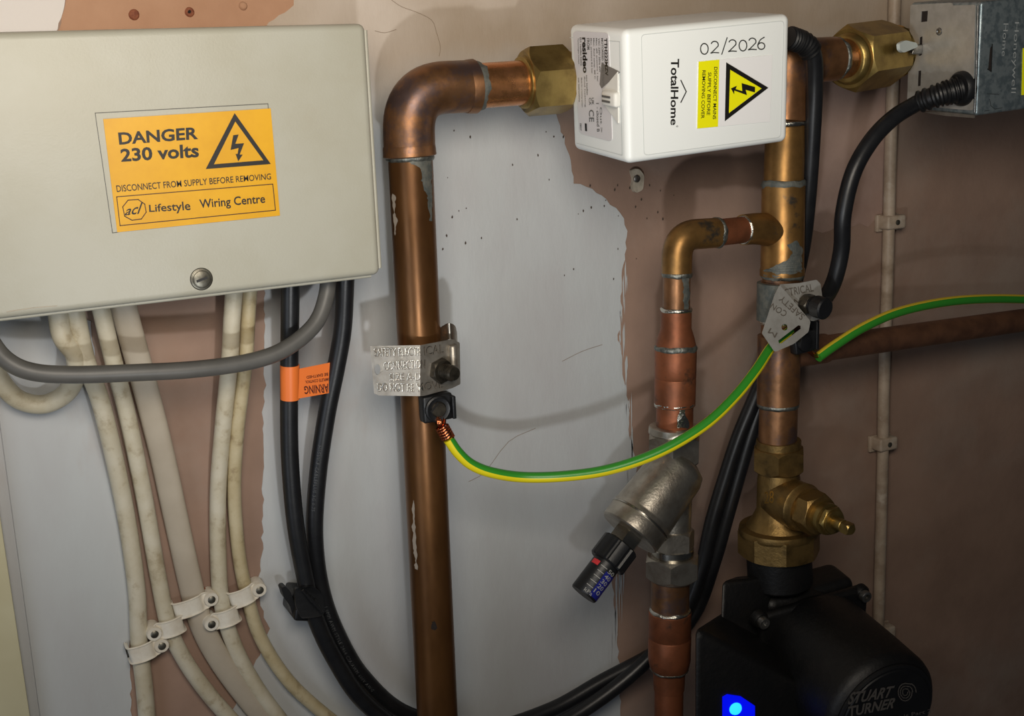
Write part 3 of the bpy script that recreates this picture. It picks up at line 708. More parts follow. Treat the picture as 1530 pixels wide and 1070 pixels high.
flatpolys('print_bar', [[(875, 184), (878, 184.5), (878.5, 196), (875.5, 195.5)]], PLQ, .00025, M_INK, rs)
for q in (0, 7): lettering('bold_sticker_print', [its[q]], PLQ, M_INK, rs, lift=.0003, bold=.03)
# notch with the latch lug on the edge between the side and the front
dn = (PF.n + PL.n).normalized()
def LN(x, y, l=0): return PL(x, y, l)
plate('latch_notch', [(925, 107), (926, 184), (905, 156), (903, 134)], lambda x, y: PL(x, y, .0012), .001, M_WHITE2, t)
plate('latch_notch', [(924, 106), (927, 108), (900, 132), (897, 126), (900, 94)], lambda x, y: PL(x, y, .0006), .0005, mat('notch_grey', (120, 116, 112), .6), t)
lg = obox('latch_lug', PL(917, 147, .0016), (TH[0] - TH[4]).normalized() * .0085, PL.n * .0026, V((0, 0, 1)) * .0046, M_WHITE2, t, .0018)
for yy in (143.5, 150.5):
    obox('lug_slot', PL(915, yy, .0043), (TH[0] - TH[4]).normalized() * .0050, PL.n * .0004, V((0, 0, 1)) * .0006, mat('slot_grey', (90, 90, 88), .6), lg, 0)
# ribbed cable gland at the right end
path = [P(1178, 56, .113), P(1190, 60, .112), P(1203, 66, .112), P(1213, 78, .1115)]
pp = spline(path, 10)
vs, fs, _ = tube_geo(pp, lambda q: .0068 + (.0011 if int(q * 18) % 2 else 0), 24, 1, True, 0, True); mesh('ribbed_gland', vs, fs, M_BLACKP, t, 30)

# ================================================================== METAL-BOXED ZONE VALVE (right)
HW = [V(c) for c in [[0.294, -0.1493, 0.2372], [0.3936, -0.1549, 0.2434], [0.3987, -0.1501, 0.1664], [0.299, -0.1445, 0.1603], [0.2976, -0.0796, 0.2418], [0.3973, -0.0852, 0.2479], [0.4023, -0.0804, 0.171], [0.3026, -0.0748, 0.1648]]]
t = thing('zone_valve', 'zone valve with a galvanised metal box at the top right corner', 'valve', P(1310, 85, .08))
na = P(1268, 88, .078); nb = P(1328, 79, .068)
hexnut('compression_nut', na, nb, .0212, M_BRASS, t, rot=-.1)
lathe('nut_collar', P(1262, 89, .079), na, [(0, .0155), (.0006, .0168), (.004, .0185)], M_BRASS, t)
lathe('thread', nb, P(1352, 75, .064), [(i * .0012, .0185 + (.0010 if i % 2 else 0)) for i in range(8)], M_BRASS_BR, t)
cyl('valve_body', P(1338, 78, .066), P(1535, 55, .060), .0165, M_BRASS_D, t)
hb = box8('metal_housing', HW, M_GALV, t, .0022, 4)
HF = Plane(HW[0], (HW[1] - HW[0]).cross(HW[3] - HW[0])); HF.n = HF.n if HF.n.y < 0 else -HF.n
HS = Plane(HW[0], (HW[4] - HW[0]).cross(HW[3] - HW[0])); HS.n = HS.n if HS.n.x < 0 else -HS.n
HSd = (HW[0] - HW[4]).normalized()
sp = plate('side_plate', roundpoly([(1362, 7), (1424, 4), (1425, 8), (1459, 7), (1455, 165), (1358, 157), (1357, 150)], 3), lambda x, y: HS(x, y, .0010), .0008, M_ZINC, t,
           holes=([(1378, 17), (1388, 16), (1387, 32), (1377, 33)], [(1375, 56), (1380, 54), (1379, 82), (1374, 84)], [(1373, 106), (1378, 105), (1377, 128), (1372, 129)]))
flatpolys('opening', [[(1378, 17), (1388, 16), (1387, 32), (1377, 33)], [(1375, 56), (1380, 54), (1379, 82), (1374, 84)], [(1373, 106), (1378, 105), (1377, 128), (1372, 129)], [(1364, 43), (1369, 42), (1368, 54), (1364, 52)]], HS, .0003, M_WOOD, hb)
rv = HS(1405, 47, .001); lathe('rivet', rv, rv + HS.n, [(0, .0028), (.0006, .0025), (.0009, .0016), (.0004, .0010)], M_STEEL, t, 20)
tube('side_seam', [HS(1463, 8, .001), HS(1461, 90, .001), HS(1458, 168, .001)], .0008, M_STEEL, t, seg=8)
plate('bottom_flange', [(1395, 166), (1420, 168), (1458, 172), (1458, 176), (1417, 173), (1383, 168)], lambda x, y: HS(x, y, .0016), .001, M_TIN, t)
flatpolys('front_slot', [[(1479, 72), (1482, 68), (1480, 106), (1476, 104)]], HF, .0003, M_WOOD, hb)
flatpolys('slot_edge', lines_px([[(1482, 66), (1480.5, 107), (1475, 103)]], 1.3), HF, .0004, M_NICKEL_S, hb)
lettering('embossed_lettering', [('Honeywell', [(1522, 33), (1517, 139), (1508, 139), (1514, 33)]), ('Home', [(1506, 35), (1502, 84), (1496, 84), (1499, 35)])], HF, M_EMB, hb, lift=.0004, bold=-.005)
plate('yellow_sticker', [(1528, 72), (1560, 69), (1560, 140), (1526, 142)], lambda x, y: HF(x, y, .0005), .0004, M_YEL2, t)
flatpolys('scratch', lines_px([[(1478, 148), (1480, 158), (1486, 163), (1497, 161)], [(1474, 140), (1492, 141)], [(1470, 166), (1478, 165)]], .7), HF, .0003, M_SOLDER_BR, hb)
# lever
lv = obox('lever_post', P(1368, 74, .090), V((.005, 0, 0)), V((0, -.003, 0)), V((.001, 0, .0035)), M_STEEL, t, .001)
plate('manual_lever', roundpoly([(1344, 65), (1353, 60), (1370, 64), (1372, 70), (1350, 79), (1345, 75)], 3), lambda x, y: P(x, y, .096 + (1370 - x) * .0003), .0025, M_CLEAR, t)
# cable gland
g0 = HS(1440, 132, .0015); g1 = P(1400, 143, .123); g2 = P(1372, 153, .112)
lathe('gland_collar', g0 - HS.n * .002, g0 + HS.n, [(0, .0125), (.004, .012), (.006, .0105)], M_BLACKP, t, 28)
gp = spline([g0, lerp(g0, g1, .5), g1, g2], 12)
vs, fs, _ = tube_geo(gp, lambda q: (.0088 - .0018 * q) + (.0010 if int(q * 16) % 2 else -.0003), 26, 1, True, 0, True); mesh('ribbed_gland', vs, fs, M_BLACKP, t, 30)

# ================================================================== RIGHT COPPER PIPE RUN with its branch
OR = .085
def vr(y, o=OR): return P(1171 - (y - 250) * .0155 - (3 if y > 430 else 0), y, o)
t = thing('copper_pipe', 'copper pipe run with tees behind and below the white valve box', 'pipe', vr(660))
rr = .0141
tee0 = P(1176, 90, .082)
cyl('upper_pipe', P(1178, 72, .082), vr(280), rr, M_BRONZE, t, seg=40)
lathe('upper_tee', P(1178, 68, .082), vr(182), [(0, rr * .9), (.001, rr * 1.1), ((vr(182) - P(1178, 68, .082)).length - .0005, rr * 1.1), ((vr(182) - P(1178, 68, .082)).length, rr * .98)], M_COP, t, 40)
cyl('tee_branch', P(1165, 93, .079), P(1247, 88, .080), rr * 1.1, M_COP, t)
cyl('link_pipe', P(1240, 88, .0805), P(1275, 87, .078), rr, M_COP_BR, t)
ring('solder_ring', P(1248, 88, .080), P(1275, 87, .078), rr * 1.03, .0016, M_SOLDER, t, 0, .001)
ring('solder_ring', vr(184), vr(280), rr * 1.04, .0014, M_SOLDER_BR, t)
# middle tee
mt0, mt1 = vr(272), vr(412); Lm = (mt1 - mt0).length; ro = rr * 1.09
lathe('middle_tee', mt0, mt1, [(0, rr), (.0006, ro), (Lm - .006, ro), (Lm - .005, ro * 1.04), (Lm - .0006, ro * 1.04), (Lm, rr)], M_BRONZE, t, 40)
ring('solder_ring', vr(275), vr(400), rr * 1.05, .0022, M_FLUX, t, 0, .0012)
ring('solder_ring', vr(410), vr(500), rr * 1.06, .0022, M_FLUX, t, 0, .0014)
bo = P(1012, 357, .089)
br_a, br_b = P(1165, 342, OR), P(1110, 344, OR + .002)
bpath = spline([P(1165, 344, OR), P(1148, 343, OR), P(1128, 342, OR + .001), P(1110, 343.5, OR + .002)], 6)
vs, fs, _ = tube_geo(bpath, lambda q: .0135 * (1 - q) ** 2 + .0108 * (1 - (1 - q) ** 2), 30, 1, True, 0, True); mesh('tee_branch', vs, fs, M_BRONZE, t, 50)
rb = .0093
stain_c = (P(1150, 343, OR), P(1110, 343.5, OR + .002))
cyl('branch_pipe', P(1115, 343, OR + .002), P(1070, 348, .088), rb, M_COP_RED, t)
ring('solder_ring', P(1112, 343.5, OR + .002), P(1070, 348, .088), rb * 1.08, .0013, M_SOLDER_BR, t)
ring('solder_ring', P(1071, 348, .088), P(1112, 343.5, OR + .002), rb * 1.1, .0013, M_SOLDER, t, 0, .001)
ea2 = P(1070, 348, .088); ev = P(1011, 408, .09)
pth = [ea2] + elbow_path(ea2, P(1011.5, 352, .089), ev, .016, 12) + [ev]
vs, fs, _ = tube_geo(pth, .0104, 30, 1, True, 0, True); mesh('branch_elbow', vs, fs, M_BRONZE, t, 50)
def v2(y, o=.09): return P(1011.5 - (y - 400) * .0155, y, o)
ring('solder_ring', v2(410), v2(470), rb * 1.07, .0013, M_SOLDER, t, 0, .001)
cyl('drop_pipe', v2(400), v2(466), rb, M_COP, t)
stain('flux_stain', [(1018, 412), (1030, 410), (1029, 462), (1022, 462), (1021, 430)], v2(400), v2(466), rb + .0003, M_FLUX, t)
ring('solder_ring', v2(463), v2(510), rb * 1.12, .0012, M_SOLDER_BR, t)
y_ = lambda y: (v2(y) - v2(464)).length
rc = .0143
lathe('reducer', v2(464), v2(700), [(0, .0098), (.0005, .0106), (y_(490), .0106), (y_(505), .0128), (y_(514), .0138), (y_(520), .0138)], M_COP_RED, t, 36)
ring('solder_ring', v2(520), v2(600), rc * .99, .0016, M_SOLDER, t, 0, .001)
lathe('coupling', v2(520), v2(605), [(0, rc), (.0006, rc * 1.02), (y_(563) - y_(520), rc * 1.01), (y_(564) - y_(520), rc * .99), (y_(566) - y_(520), rc * 1.01), (y_(605) - y_(520), rc), (y_(606) - y_(520), rc * .93)], M_COP_RED, t, 36)
ring('solder_ring', v2(603), v2(650), rc * .95, .0013, M_SOLDER_BR, t, 0, .001)
cyl('tail_pipe', v2(600), v2(660), .0129, M_COP_RED, t)
stain('bright_solder_run', [(1010, 604), (1022, 604), (1026, 625), (1030, 638), (1012, 640), (1012, 625), (1014, 612)], v2(600), v2(660), .0129 + .0004, M_SOLDER_BR, t)
# riser below the middle tee with the second tee and the run to the right
cyl('lower_pipe', vr(405), vr(680), rr, M_COP, t, seg=40)
sl = lathe('socket', vr(420), vr(520), [(0, rr), (.0005, rr * 1.07), ((vr(480) - vr(420)).length, rr * 1.07), ((vr(482) - vr(420)).length, rr)], M_COP, t, 40)
ring('solder_ring', vr(478), vr(520), rr * 1.05, .0016, M_SOLDER_BR, t, 0, .001)
Lt = (vr(603) - vr(500)).length
lathe('lower_tee', vr(500), vr(603), [(0, rr), (.0005, rr * 1.1), (Lt - .0006, rr * 1.1), (Lt, rr)], M_COP, t, 40)
ring('solder_ring', vr(604), vr(660), rr * 1.04, .0016, M_SOLDER, t)
ja = P(1165, 530, OR); jb = P(1560, 474, .05)
lathe('side_run', ja, jb, [(0, .0112), ((P(1232, 521, .08) - ja).length, .0112), ((P(1234, 521, .08) - ja).length, .0098), ((jb - ja).length, .0098)], mat('painted_copper', (120, 84, 62), .5, .4, c2=(96, 66, 50), sc=60), t, 30)
for y in (300, 315): pass
stain('flux_stain', [(1140, 405), (1196, 380), (1199, 408), (1170, 410)], mt0, mt1, ro * 1.04 + .0003, M_FLUX, t)
stain('flux_stain', [(1176, 366), (1190, 360), (1199, 372), (1199, 392), (1178, 392), (1185, 378)], mt0, mt1, ro + .0003, M_FLUX, t)

# ================================================================== AUTOMATIC BYPASS VALVE
t = thing('bypass_valve', 'nickel-plated bypass valve with an angled barrel and black scale knob', 'valve', v2(760))
hexnut('upper_nut', v2(647, .09), v2(690, .09), .0172, M_NICKEL, t, rot=.1)
lathe('upper_collar', v2(636), v2(700), [(0, .0165), (.0006, .0178), (.005, .0182), (.006, .017)], M_NICKEL, t)
lathe('neck', v2(688), v2(800), [(0, .0125), (.001, .0155), (.003, .0155), (.004, .0135), ((v2(792) - v2(688)).length, .0128)], M_NICKEL, t)
ba, bb_ = P(1022, 688, .094), P(940, 797, .099)
Lb = (bb_ - ba).length
lathe('barrel', ba, bb_, [(0, .012), (.004, .0185), (.010, .0205), (Lb * .74, .0222), (Lb * .76, .0222), (Lb * .77, .0226), (Lb - .001, .0226), (Lb, .0215)], M_NICKEL, t, 48)
db = (bb_ - ba).normalized()
lathe('barrel_rim', ba + db * Lb * .80, bb_, [(0, .0226), (.0004, .0232), (.0014, .0232), (.0018, .0226)], M_NICKEL_S, t, 48)
hexnut('gland_nut', bb_ - db * .001, bb_ + db * .011, .0095, M_NICKEL_S, t, rot=.2)
k0 = bb_ + db * .009
ks = []
seg = 64; d_, x_, yy_ = basis(k0, k0 + db); vs, fs = [], []
for (tt, r0) in ((0, .012), (.001, .0135), (.0165, .0135), (.0175, .0125)):
    for q in range(seg):
        r1 = r0 - (.0011 if q % 8 in (0, 1) else 0); th = 2 * PI * q / seg; vs.append(k0 + d_ * tt + (x_ * math.cos(th) + yy_ * math.sin(th)) * r1)
for i in range(3):
    for q in range(seg): q2 = (q + 1) % seg; fs.append((i * seg + q, i * seg + q2, (i + 1) * seg + q2, (i + 1) * seg + q))
fs += [tuple(reversed(range(seg))), tuple(range(3 * seg, 4 * seg))]
mesh('knurled_knob', vs, fs, M_BLACKP, t, 30)
s0 = k0 + db * .017; s1 = s0 + db * .027; rs_ = .0098
sl = lathe('scale_sleeve', s0, s1, [(0, rs_), (.0262, rs_), (.027, rs_ * .94)], M_BLACKP, t, 40)
def on_sleeve(a, th, lift=.0002): # a along, th round (0 towards the viewer)
    c = s0 + db * a; vdir = (CAM - c); vdir = (vdir - db * vdir.dot(db)).normalized(); sd = db.cross(vdir)
    return c + (vdir * math.cos(th) + sd * math.sin(th)) * (rs_ + lift)
def sleeve_patch(name, a0, a1, t0, t1, m, lift=.0002, parent=sl, b=None, n=8):
    b_ = b or MB(); vs = []
    for i in range(n + 1):
        th = t0 + (t1 - t0) * i / n; vs += [on_sleeve(a0, th, lift), on_sleeve(a1, th, lift)]
    b_.add(vs, [(2 * i, 2 * i + 1, 2 * i + 3, 2 * i + 2) for i in range(n)])
    return b_ if b else b_.build(name, m, parent, 60)
sleeve_patch('blue_band', .006, .0255, math.radians(-18), math.radians(-100), M_BLUE)
sleeve_patch('red_indicator', .003, .0065, math.radians(24), math.radians(62), M_RED)
b = MB()
for i in range(5): sleeve_patch('', .0045 + i * .0040, .0050 + i * .0040, math.radians(14), math.radians(-16), None, .0003, b=b)
b.build('scale_ticks', M_PRINTW, sl, 60)
b = MB()
for i, s_ in enumerate(('50', '40', '30', '20', '10')):
    a0 = .0035 + i * .0040; t0, t1 = math.radians(-24), math.radians(-58)
    b.add(*text_px(s_, [(a0, t0), (a0, t1), (a0 + .003, t1), (a0 + .003, t0)], on_sleeve, lift=.0004, bold=.01))
b.add(*text_px('kPa', [(.0232, .15), (.0232, -.5), (.0258, -.5), (.0258, .15)], on_sleeve, lift=.0004))
b.build('scale_digits', M_PRINTW, sl, 0)
hexnut('lower_hex', v2(790), v2(822), .0138, M_NICKEL, t, rot=.3)
cyl('machined_ring', v2(818), v2(832), .0152, M_NICKEL_S, t)
hexnut('lower_nut', v2(829), v2(862), .0182, M_NICKEL, t, rot=0.12)
lathe('lower_collar', v2(860), v2(900), [(0, .0172), (.0015, .0172), (.003, .0155)], M_NICKEL, t)
# pipe below the bypass valve
t = thing('copper_pipe', 'copper pipe with a reducer coupling under the nickel bypass valve', 'pipe', v2(1100))
v3 = lambda y: P(1001.5 - (y - 870) * .012, y, .09)
Lq = lambda a, b: (v3(b) - v3(a)).length
cyl('upper_tail', v3(855), v3(925), .0138, M_COP, t)
ring('solder_ring', v3(912), v3(1000), .0143, .0013, M_SOLDER_BR, t, 0, .001)
lathe('reducer_coupling', v3(913), v3(1050), [(0, .0148), (.0006, .0154), (Lq(913, 950), .0156), (Lq(913, 951), .0153), (Lq(913, 953), .0157), (Lq(913, 985), .0155), (Lq(913, 1000), .0138), (Lq(913, 1004), .0118), (Lq(913, 1030), .0112)], M_COP_RED, t, 36)
ring('solder_ring', v3(999), v3(1050), .0134, .001, M_SOLDER, t, 0, .0008)
cyl('lower_tail', v3(1010), v3(1180), .0106, M_COP_RED, t)

# ================================================================== PUMP ISOLATING VALVE (brass)
t = thing('gate_valve', 'brass gate valve with an angled spindle above the black pump', 'valve', P(1163, 790, OR))
g = lambda y: P(1163.5, y, OR)
cyl('top_collar', g(657), g(672), .0165, M_BRASS_D, t)
hexnut('top_nut', g(668), g(703), .0178, M_BRASS_D, t, rot=.15)
Lg = lambda a, b: (g(b) - g(a)).length
lathe('body', g(698), g(800), [(0, .0145), (Lg(698, 715), .0158), (Lg(698, 760), .0165), (Lg(698, 775), .0205), (Lg(698, 788), .026), (Lg(698, 796), .0285)], M_BRASS_D, t, 40)
sa, sb = P(1163, 742, OR), P(1268, 790, .160)
Ls = (sb - sa).length; ds = (sb - sa).normalized()
lathe('bonnet', sa, sb, [(0, .017), (Ls * .30, .0178), (Ls * .36, .0182), (Ls * .38, .017), (Ls * .44, .0165)], M_BRASS_D, t, 40)
hexnut('bonnet_nut', sa + ds * Ls * .43, sa + ds * Ls * .62, .0142, M_BRASS_D, t, rot=.2)
lathe('gland', sa + ds * Ls * .6, sb, [(0, .0105), (Ls * .08, .0102), (Ls * .085, .0115), (Ls * .13, .0115), (Ls * .14, .009), (Ls * .22, .0085)], M_BRASS_BR if 0 else M_BRASS, t, 28)
hexnut('packing_nut', sa + ds * Ls * .74, sa + ds * Ls * .80, .0095, M_BRASS, t)
cyl('spindle', sa + ds * Ls * .76, sb - ds * .005, .0046, M_BRASS, t)
hexnut('spindle_square', sb - ds * .006, sb + ds * .003, .0035, M_BRASS, t, n=4)
lettering('cast_mark', [('28', [(1142, 735), (1156, 733), (1156, 752), (1142, 753)])], lambda x, y, l=0: P(x, y, OR + .0172), M_BRASS, t)
hexnut('union_nut', g(789), g(826), .0285, M_BRASS_D, t, rot=.1, n=8, cham=.5)
lathe('union_rim', g(784), g(800), [(0, .0255), (.001, .0295), (.0045, .0302), (.0065, .0295)], M_BRASS_D, t, 48)

# ================================================================== PUMP
t = thing('circulating_pump', 'black circulating pump with a glowing blue light at the bottom right', 'pump', P(1200, 980, .085))
cyl('inlet_boss', g(822), P(1166, 872, OR), .0245, M_PUMP, t, .002)
pc = P(1190, 950, .085)
ax = (P(1314, 1065, .185) - pc).normalized()
xx = V((1, 0, 0)); xx = (xx - ax * xx.dot(ax)).normalized(); zz = xx.cross(ax) * 1
if zz.z < 0: zz = -zz
rl = math.radians(4); x2 = xx * math.cos(rl) + zz * math.sin(rl); z2 = zz * math.cos(rl) - xx * math.sin(rl)
def PP(u, v, a): return pc + x2 * u + z2 * v + ax * a
# volute
lathe('volute', PP(0, 0, -.030), PP(0, 0, .02), [(0, .030), (.006, .041), (.012, .046), (.030, .047), (.038, .044), (.042, .043)], M_PUMP, t, 48)
obox('volute_shoulder', PP(.006, .030, -.006), x2 * .040, ax * .016, z2 * .015, M_PUMP, t, .008, 5)
# flange with four bolts
fl = []
bm_c = PP(0, 0, .014)
obox('flange', PP(.002, 0, .016), x2 * .048, ax * .0045, z2 * .043, M_PUMP, t, .004, 4)
for i, (u, v) in enumerate(((-.0470, .0400), (.0440, .0375), (-.0450, -.0385), (.0440, -.0385))):
    q = PP(u, v, .019)
    lathe('bolt_boss', q - ax * .004, q + ax * .01, [(0, .0068), (.004, .0066), (.006, .0055)], M_PUMP, t, 24)
    bl = lathe('bolt', q, q + ax, [(0, .0046), (.0055, .0046), (.0062, .0042), (.0062, .0026), (.004, .0022)], M_STEEL, t, 24)
m0, m1 = PP(.002, 0, .018), PP(.002, 0, .104)
Lm = (m1 - m0).length; rm = .0472
lathe('motor_housing', m0, m1, [(0, rm * .97), (.004, rm), (Lm * .55, rm), (Lm * .9, rm * .985), (Lm * .95, rm * .96), (Lm * .98, rm * .92), (Lm, rm * .88)], M_PUMP, t, 64)
lathe('end_ring', m1 - ax * .002, m1 + ax, [(0, rm * .87), (.0035, rm * .86), (.0045, rm * .83), (.0042, rm * .80)], M_BLACKP, t, 64)
cp = lathe('end_cap', m1 - ax * .002, m1 + ax, [(0, rm * .80), (.0040, rm * .80), (.0050, rm * .78)], M_BLACKP, t, 64)
PE = Plane(m1 + ax * .0031, ax)
MK_PUMPTXT = mat('pump_print', (92, 88, 84), .6)
lettering('maker_lettering', [('STUART', [(1268, 1035), (1337, 1024), (1333, 1041), (1266, 1053)], dict(shear=.3, bold=.03)), ('TURNER', [(1266, 1056), (1338, 1042), (1334, 1058), (1270, 1071)], dict(shear=.3, bold=.03)),
                         ('Pump is Part 2', [(1318, 1072), (1391, 1059), (1391, 1066), (1319, 1080)], dict(bold=.01))], PE, MK_PUMPTXT, cp, lift=.0003)
em = []
for k_ in range(3):
    r_ = 13 - k_ * 4; em.append([(1352 + r_ * .8 * math.cos(a) + (6 - k_ * 2 if 0 > math.sin(a) and math.cos(a) > 0 else 0), 1034 + r_ * math.sin(a)) for a in [PI * 2 * i / 16 for i in range(17)]])
flatpolys('maker_emblem', lines_px(em, 1.6), PE, .0003, MK_PUMPTXT, cp)
# control box at the left
cbx = P(1128, 1040, .135)
fr = V((-.35, -1, -.02)).normalized(); cx2 = V((1, -.35, 0)).normalized()
A_, B_ = P(1037, 938, .150), P(1196, 1000, .165)
c8 = [P(1036, 936, .128), P(1232, 1042, .150), P(1232, 1230, .150), P(1036, 1180, .128)]
c8 += [P(1084, 906, .075), P(1215, 960, .06), P(1215, 1180, .06), P(1084, 1120, .075)]
cb = box8('control_box', c8, M_PUMP, t, .006, 4)
c8 = [P(1078, 868, .088), P(1150, 862, .092), P(1160, 990, .100), P(1076, 955, .098)]
c8 += [P(1095, 862, .055), P(1170, 855, .055), P(1190, 980, .055), P(1095, 950, .055)]
box8('terminal_shoulder', c8, M_PUMP, t, .004, 4)
CBP = Plane(P(1036, 936, .128), (P(1232, 1042, .150) - P(1036, 936, .128)).cross(P(1036, 1180, .128) - P(1036, 936, .128)))
CBP.n = CBP.n if CBP.n.y < 0 else -CBP.n
ln = plate('light_window', [(1079, 1041), (1086, 1037), (1106, 1040), (1127, 1054), (1127, 1100), (1079, 1100)], lambda x, y: CBP(x, y, .0012), .001, M_LEDW, t)
lc = CBP(1098, 1058, .001); lathe('led', lc, lc + CBP.n, [(0, .0048), (.001, .0044), (.0022, .002)], M_LED, ln, 24)

# ================================================================== EARTH BONDING CLAMPS
def offL(x, y): # folded tag of the left clamp
    if x < 628: return .066 + (x - 550) / 78 * .014 - ((628 - x) / 78) ** 2 * .003
    return .080 - (x - 628) / 60 * .005
mL = lambda x, y, l=0: P(x, y, offL(x, y) + l)
t = thing('earth_clamp', 'stamped metal earth clamp round the thick left copper pipe', 'earth clamp', P(637, 550, OF))
d0, d1 = P(635, 580, OF), P(633, 517, OF)
lathe('band', d0, d1, [(0, rp + .0004), (0.0003, rp + .0012), ((d1 - d0).length, rp + .0012), ((d1 - d0).length + .0003, rp + .0004)], M_TIN, t, 40)
a_ = plate('tag', [(553, 517), (628, 516), (628, 592), (566, 591), (559, 588)], mL, .0006, M_TIN, t, holes=([(564 + 4.5 * math.cos(k), 552 + 8 * math.sin(k)) for k in [2 * PI * i / 14 for i in range(14)]],))
b2 = plate('tag', roundpoly([(628, 516), (676, 507), (687, 512), (688, 574), (676, 580), (632, 592), (628, 592)], 2), mL, .0006, M_TIN, t)
b2.name = 'tag_flap'
tg = [('SAFETY ELECTR', [(559, 521), (630, 520), (630, 532), (560, 533)]), ('ICAL', [(634, 519), (663, 515), (664, 528), (635, 532)]), ('CONNECTION', [(573, 542), (636, 538), (636, 551), (575, 554)]),
      ('SIZE A-D', [(582, 559), (629, 557), (629, 569), (583, 570)]), ('DO NOT RE', [(564, 573), (619, 574), (619, 586), (565, 585)]), ('MOVE', [(623, 574), (662, 569), (663, 580), (625, 586)])]
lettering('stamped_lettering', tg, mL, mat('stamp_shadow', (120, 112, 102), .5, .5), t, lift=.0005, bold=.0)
lettering('stamped_lettering_highlight', [(s_, [(x - .8, y - .8) for x, y in q]) for s_, q in tg], mL, M_SOLDER_BR, t, lift=.0003, bold=.004).name = 'stamped_highlight'  # bright copy shifted up-left: painted highlight on the stamped letters
bq = P(655, 553, .076); bd = (CAM - bq).normalized(); bd = (bd + V((.62, -.1, -.22))).normalized()
hexnut('nut', bq, bq + bd * .006, .0072, M_BOLT, t, rot=.3)
bt = lathe('bolt', bq, bq + bd, [(i * .0009, .0048 + (.0004 if i % 2 else 0)) for i in range(19)] + [(.0171, .0042)], M_BOLT, t, 24)
BP = Plane(bq + bd * .0137, bd)
lathe('fold_roll', P(676, 516, .077), P(678, 556, .077), [(0, .0022), (.001, .0030), (.016, .0030), (.017, .002)], M_TIN, t, 20)
# curled strap end behind
cv_ = [P(655, 492, .058), P(664, 486, .064), P(672, 483, .068), P(680, 487, .064), P(683, 497, .058)]
vs = []; 
for q in spline(cv_, 5): vs += [q, q - V((0, 0, .0105)), q - V((0, 0, .0105)) + V((0, .0008, 0)), q + V((0, .0008, 0))]
fs = [];
for i in range(len(vs) // 4 - 1):
    for k in range(4): k2 = (k + 1) % 4; fs.append((i * 4 + k, i * 4 + k2, (i + 1) * 4 + k2, (i + 1) * 4 + k))
mesh('strap_end', vs, fs, M_NICKEL, t)
tb = P(650, 609, .076)
obox('terminal_block', P(651, 608, .0755), V((.0102, 0, .0002)), V((0, -.0045, 0)), V((0, 0, .0088)), M_BLACKP, t, .0015)
obox('terminal_side', P(675, 607, .080), V((.0012, 0, 0)), V((0, -.0045, 0)), V((0, 0, .0075)), M_BLACKP, t, .0005)
lathe('terminal_ring', tb + V((0, -.003, 0)), tb + V((-.03, -1, .02)), [(0, .0088), (.003, .0086), (.0036, .0076), (.0032, .0064)], M_BLACKP, t, 32)
ts = lathe('terminal_screw', tb + V((0, -.004, 0)), tb + V((-.03, -1, .02)), [(0, .0052), (.003, .005), (.0036, .0044)], M_BOLT, t, 28)
flatpolys('slot', [[(645, 617), (643, 615), (654, 601), (656, 603)]], Plane(tb + V((0, -.0082, 0)), V((0, -1, 0))), 0, M_INK, ts)
def bare(pts_sets, tname, parent):
    b = MB()
    for pts in pts_sets:
        v_, f_, _ = tube_geo(spline(pts, 5), .00085, 6, 1, True); b.add(v_, f_)
    return tag(b.build(tname, M_STRAND, parent, 60), kind='stuff')
EW = [(663, 640, .082), (670, 656, .083), (684, 676, .084), (704, 694, .085), (734, 706, .087), (780, 713, .090), (838, 712, .100), (900, 704, .110), (958, 687, .119), (1010, 663, .125), (1060, 630, .127), (1100, 591, .125), (1130, 553, .119), (1154, 517, .108), (1180, 495, .099)]
RW = .0036
ewp = [P(*q) for q in EW]
ew = thing('earth_wire', 'green and yellow earth wire sagging between the two copper pipes', 'wire', ewp[0])
tube('sheath', ewp[1:], RW, M_EARTH, ew, 10, 48, 1, .55, True, False)
sets = []
for i in range(6):
    j = lambda s_: random.uniform(-s_, s_)
    sets.append([P(653 + i * 2.2 + j(1), 622 + j(2), .081), P(656 + i * 1.6 + j(2), 632, .083 + j(.001)), P(661 + j(3), 641, .083), P(667 + j(2), 653, .083)])
bare(sets, 'bare_strands', ew)
w0, w1 = P(660, 637, .0825), P(670, 655, .083); hel = []
dd, ux, uy = basis(w0, w1); L_ = (w1 - w0).length
for i in range(60):
    th = i / 60 * 5 * 2 * PI; hel.append(w0 + dd * L_ * i / 60 + (ux * math.cos(th) + uy * math.sin(th)) * .0040)
vs, fs, _ = tube_geo(hel, .0008, 6); mesh('strand_binding', vs, fs, M_STRAND, ew, 60)

t = thing('earth_clamp', 'bent stamped metal earth clamp on the right copper pipe run', 'earth clamp', P(1170, 470, OR))
d0, d1 = P(1165, 478, OR), P(1166, 422, OR)
lathe('band', d0, d1, [(0, rr + .001), (.0003, rr * 1.07 + .0016), ((d1 - d0).length, rr * 1.07 + .0016), ((d1 - d0).length + .0003, rr + .001)], M_FLUX, t, 40)
mB = lambda x, y, l=0: P(x, y, .104 + (x - 1165) * .00006 + l)
mF = lambda x, y, l=0: P(x, y, .109 + max(0, (y - 430)) * .00012 + (x - 1165) * .00003 + l)
plate('back_flap', roundpoly([(1165, 425), (1195, 423), (1220, 418), (1226, 424), (1233, 476), (1214, 480), (1180, 470)], 2), mB, .0006, M_ZINC, t)
plate('tag', roundpoly([(1165, 426), (1176, 438), (1211, 480), (1208, 496), (1186, 514), (1158, 526), (1139, 498), (1158, 440)], 2.5), mF, .0006, M_ZINC, t,
      holes=([(1172.5 + 5 * math.cos(k), 489 + 5 * math.sin(k)) for k in [2 * PI * i / 14 for i in range(14)]], [(1163, 509), (1193, 486), (1197, 487), (1197, 491), (1168, 513), (1164, 513)]))
